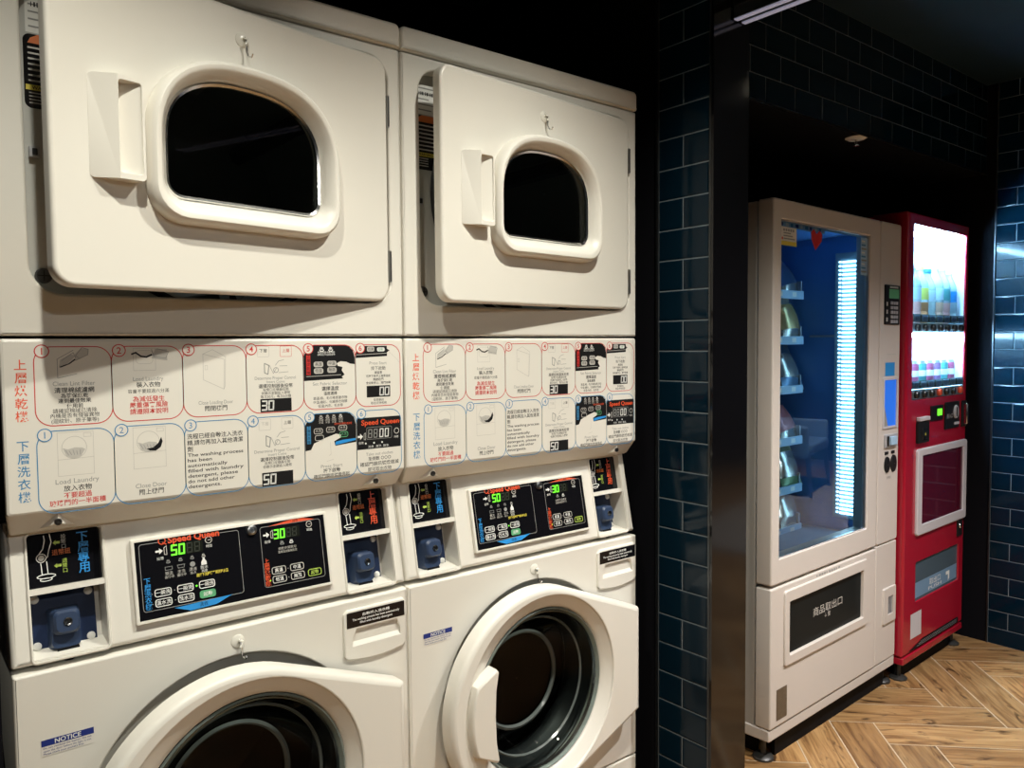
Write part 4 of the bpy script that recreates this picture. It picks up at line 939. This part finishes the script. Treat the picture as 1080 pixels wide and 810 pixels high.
# bottles and cans on show
mat('pet', (.62, .82, .92), .12, trans=.35); mat('drink_amber', (.60, .28, .12), .3); mat('drink_pink', (.78, .42, .38), .3); mat('drink_green', (.55, .62, .20), .3); mat('drink_peach', (.80, .50, .36), .3)
mat('cap_blue', (.02, .14, .60), .35); mat('cap_white', (.85, .86, .86), .4); mat('cap_yellow', (.75, .62, .12), .4); mat('label_pale', (.55, .72, .85), .4); mat('label_lime', (.62, .66, .14), .4); mat('can_teal', (.12, .42, .42), .3, .3); mat('can_pink', (.48, .10, .20), .3, .3); mat('can_violet', (.30, .16, .34), .3, .3)
def bottle(h, r, drink, cap, lab):
    m = MB(); m.lathez(0, 0, [(.0001,0),(r*.8,.0),(r,.008),(r,h*.18),(r*.93,h*.20),(r,h*.24),(r,h*.36)], drink, 20)
    m.lathez(0, 0, [(r,h*.36),(r,h*.40),(r*.94,h*.42),(r*.94,h*.58),(r,h*.60),(r*.9,h*.70),(r*.55,h*.82),(r*.40,h*.88),(r*.40,h*.92)], 'pet', 20)
    o = m.build('drink_bottle')
    m = MB(); m.lathez(0, 0, [(r*1.01,h*.40),(r*1.01,h*.60)], lab, 20); a = m.build('label_band', o)
    m = MB(); m.lathez(0, 0, [(r*.44,h*.915),(r*.46,h*.925),(r*.46,h*.99),(r*.42,h),(.0001,h)], cap, 18); b = m.build('cap', o)
    return o
specs = [(.245,.035,'drink_pink','cap_white','label_pale','pink drink bottle with a white cap, leftmost in the red machine'),
         (.245,.035,'drink_amber','cap_yellow','label_lime','amber drink bottle with a lime label and yellow cap in the red machine'),
         (.232,.034,'pet','cap_blue','label_pale','clear water bottle with a blue cap in the red machine'),
         (.255,.036,'drink_peach','cap_white','label_pale','tall peach drink bottle in the red machine, just right of the blue capped bottle'),
         (.255,.036,'drink_pink','cap_white','can_teal','tall pink drink bottle with a teal band in the red machine'),
         (.240,.035,'pet','cap_white','ink_skyblue','clear bottle with a sky blue band, rightmost in the red machine')]
for k, (h, r, d_, c_, l_, lab) in enumerate(specs):
    o = bottle(h, r, d_, c_, l_); o.matrix_world = RMX @ RB @ Matrix.Translation((.185+k*.078, .058, 1.4262)); tag(o, lab, 'bottle', 'bottles in the red machine')
cans = ['can_pink', 'can_teal', 'can_pink', 'can_violet', 'can_teal', 'can_pink']
cl = ['pink can, leftmost of the cans in the red machine', 'teal can between the two left pink cans in the red machine', 'pink can beside the violet can in the red machine', 'violet can in the red machine', 'teal can right of the violet can in the red machine', 'pink can, rightmost of the cans in the red machine']
for k in range(6):
    m = MB(); r = .031; h = .115
    m.lathez(0, 0, [(.0001,.004),(r*.75,.002),(r*.80,0),(r,.010),(r,h-.012)], cans[k], 22)
    o = m.build('drink_can'); m = MB(); m.lathez(0, 0, [(r,h-.012),(r*.84,h-.001),(r*.84,h),(r*.80,h),(r*.78,h-.004),(.0001,h-.004)], 'alu', 22); m.build('lid', o)
    m = MB(); m.lathez(0, 0, [(r*1.005,.05),(r*1.005,.075)], 'ink_white', 22); m.build('printed_band', o)
    o.matrix_world = RMX @ RB @ Matrix.Translation((.185+k*.078, .058, 1.1562)); tag(o, cl[k], 'can', 'cans in the red machine')

# ------------------------------------------------------------------ seating seen in the glass of the vending machine
mat('chair_fabric', (.10, .20, .34), .8); mat('chair_leg', (.03, .025, .022), .4); mat('cushion_fabric', (.62, .45, .42), .85, noise=(9, .45)); mat('rug_wool', (.55, .50, .45), .95, noise=(14, .12))
ang = math.radians(-12)
ch = empty('armchair', (5.85, -2.22, .0135), ang, 'blue fabric armchair with dark tapered legs, reflected in the vending machine glass', 'armchair')
m = MB(); m.box(-.33, .33, -.32, .32, .36, .46, 'chair_fabric'); m.build('seat', ch, .03, 3)
m = MB(); m.M = Matrix.Translation((0, -.30, .44)) @ Matrix.Rotation(math.radians(14), 4, 'X'); m.box(-.33, .33, -.05, .05, 0, .42, 'chair_fabric'); m.build('backrest', ch, .03, 3)
for sx in (-1, 1):
    m = MB(); m.box(sx*.36-.03, sx*.36+.03, -.32, .30, .34, .62, 'chair_fabric'); m.build('armrest', ch, .025, 3)
    for sy in (-1, 1):
        m = MB(); m.tube([(sx*.31, sy*.28, .37), (sx*.345, sy*.32, 0)], [.026, .013], 'chair_leg', 10); m.build('leg', ch)
m = MB(); n = 12; vs = []
for sd in (-1, 1):
    m.add([((i/(n-1)-.5)*.42*(1-.05*math.sin(PI*j/(n-1))), sd*.075*(math.sin(PI*i/(n-1))*math.sin(PI*j/(n-1)))**.5, (j/(n-1))*.40*(1-.02*math.sin(PI*i/(n-1)))) for j in range(n) for i in range(n)],
          [((j*n+i, j*n+i+1, (j+1)*n+i+1, (j+1)*n+i) if sd < 0 else (j*n+i, (j+1)*n+i, (j+1)*n+i+1, j*n+i+1)) for j in range(n-1) for i in range(n-1)], 'cushion_fabric')
o = m.build('cushion'); o.matrix_world = Matrix.Translation((5.85, -2.22, .0135)) @ Matrix.Rotation(ang, 4, 'Z') @ Matrix.Translation((0, -.10, .465)) @ Matrix.Rotation(math.radians(22), 4, 'X')
tag(o, 'pink patterned cushion propped on the blue armchair', 'cushion')
m = MB(); m.plate(rrect(-1.6, 1.6, -1.0, 1.0, .02), [], 0, .012, 'rug_wool'); o = m.build('rug'); o.matrix_world = Matrix.Translation((5.1, -1.9, .0125)) @ Matrix.Rotation(ang, 4, 'Z') @ Matrix.Rotation(-PI/2, 4, 'X')
tag(o, 'pale mottled wool rug under the blue armchair', 'rug')
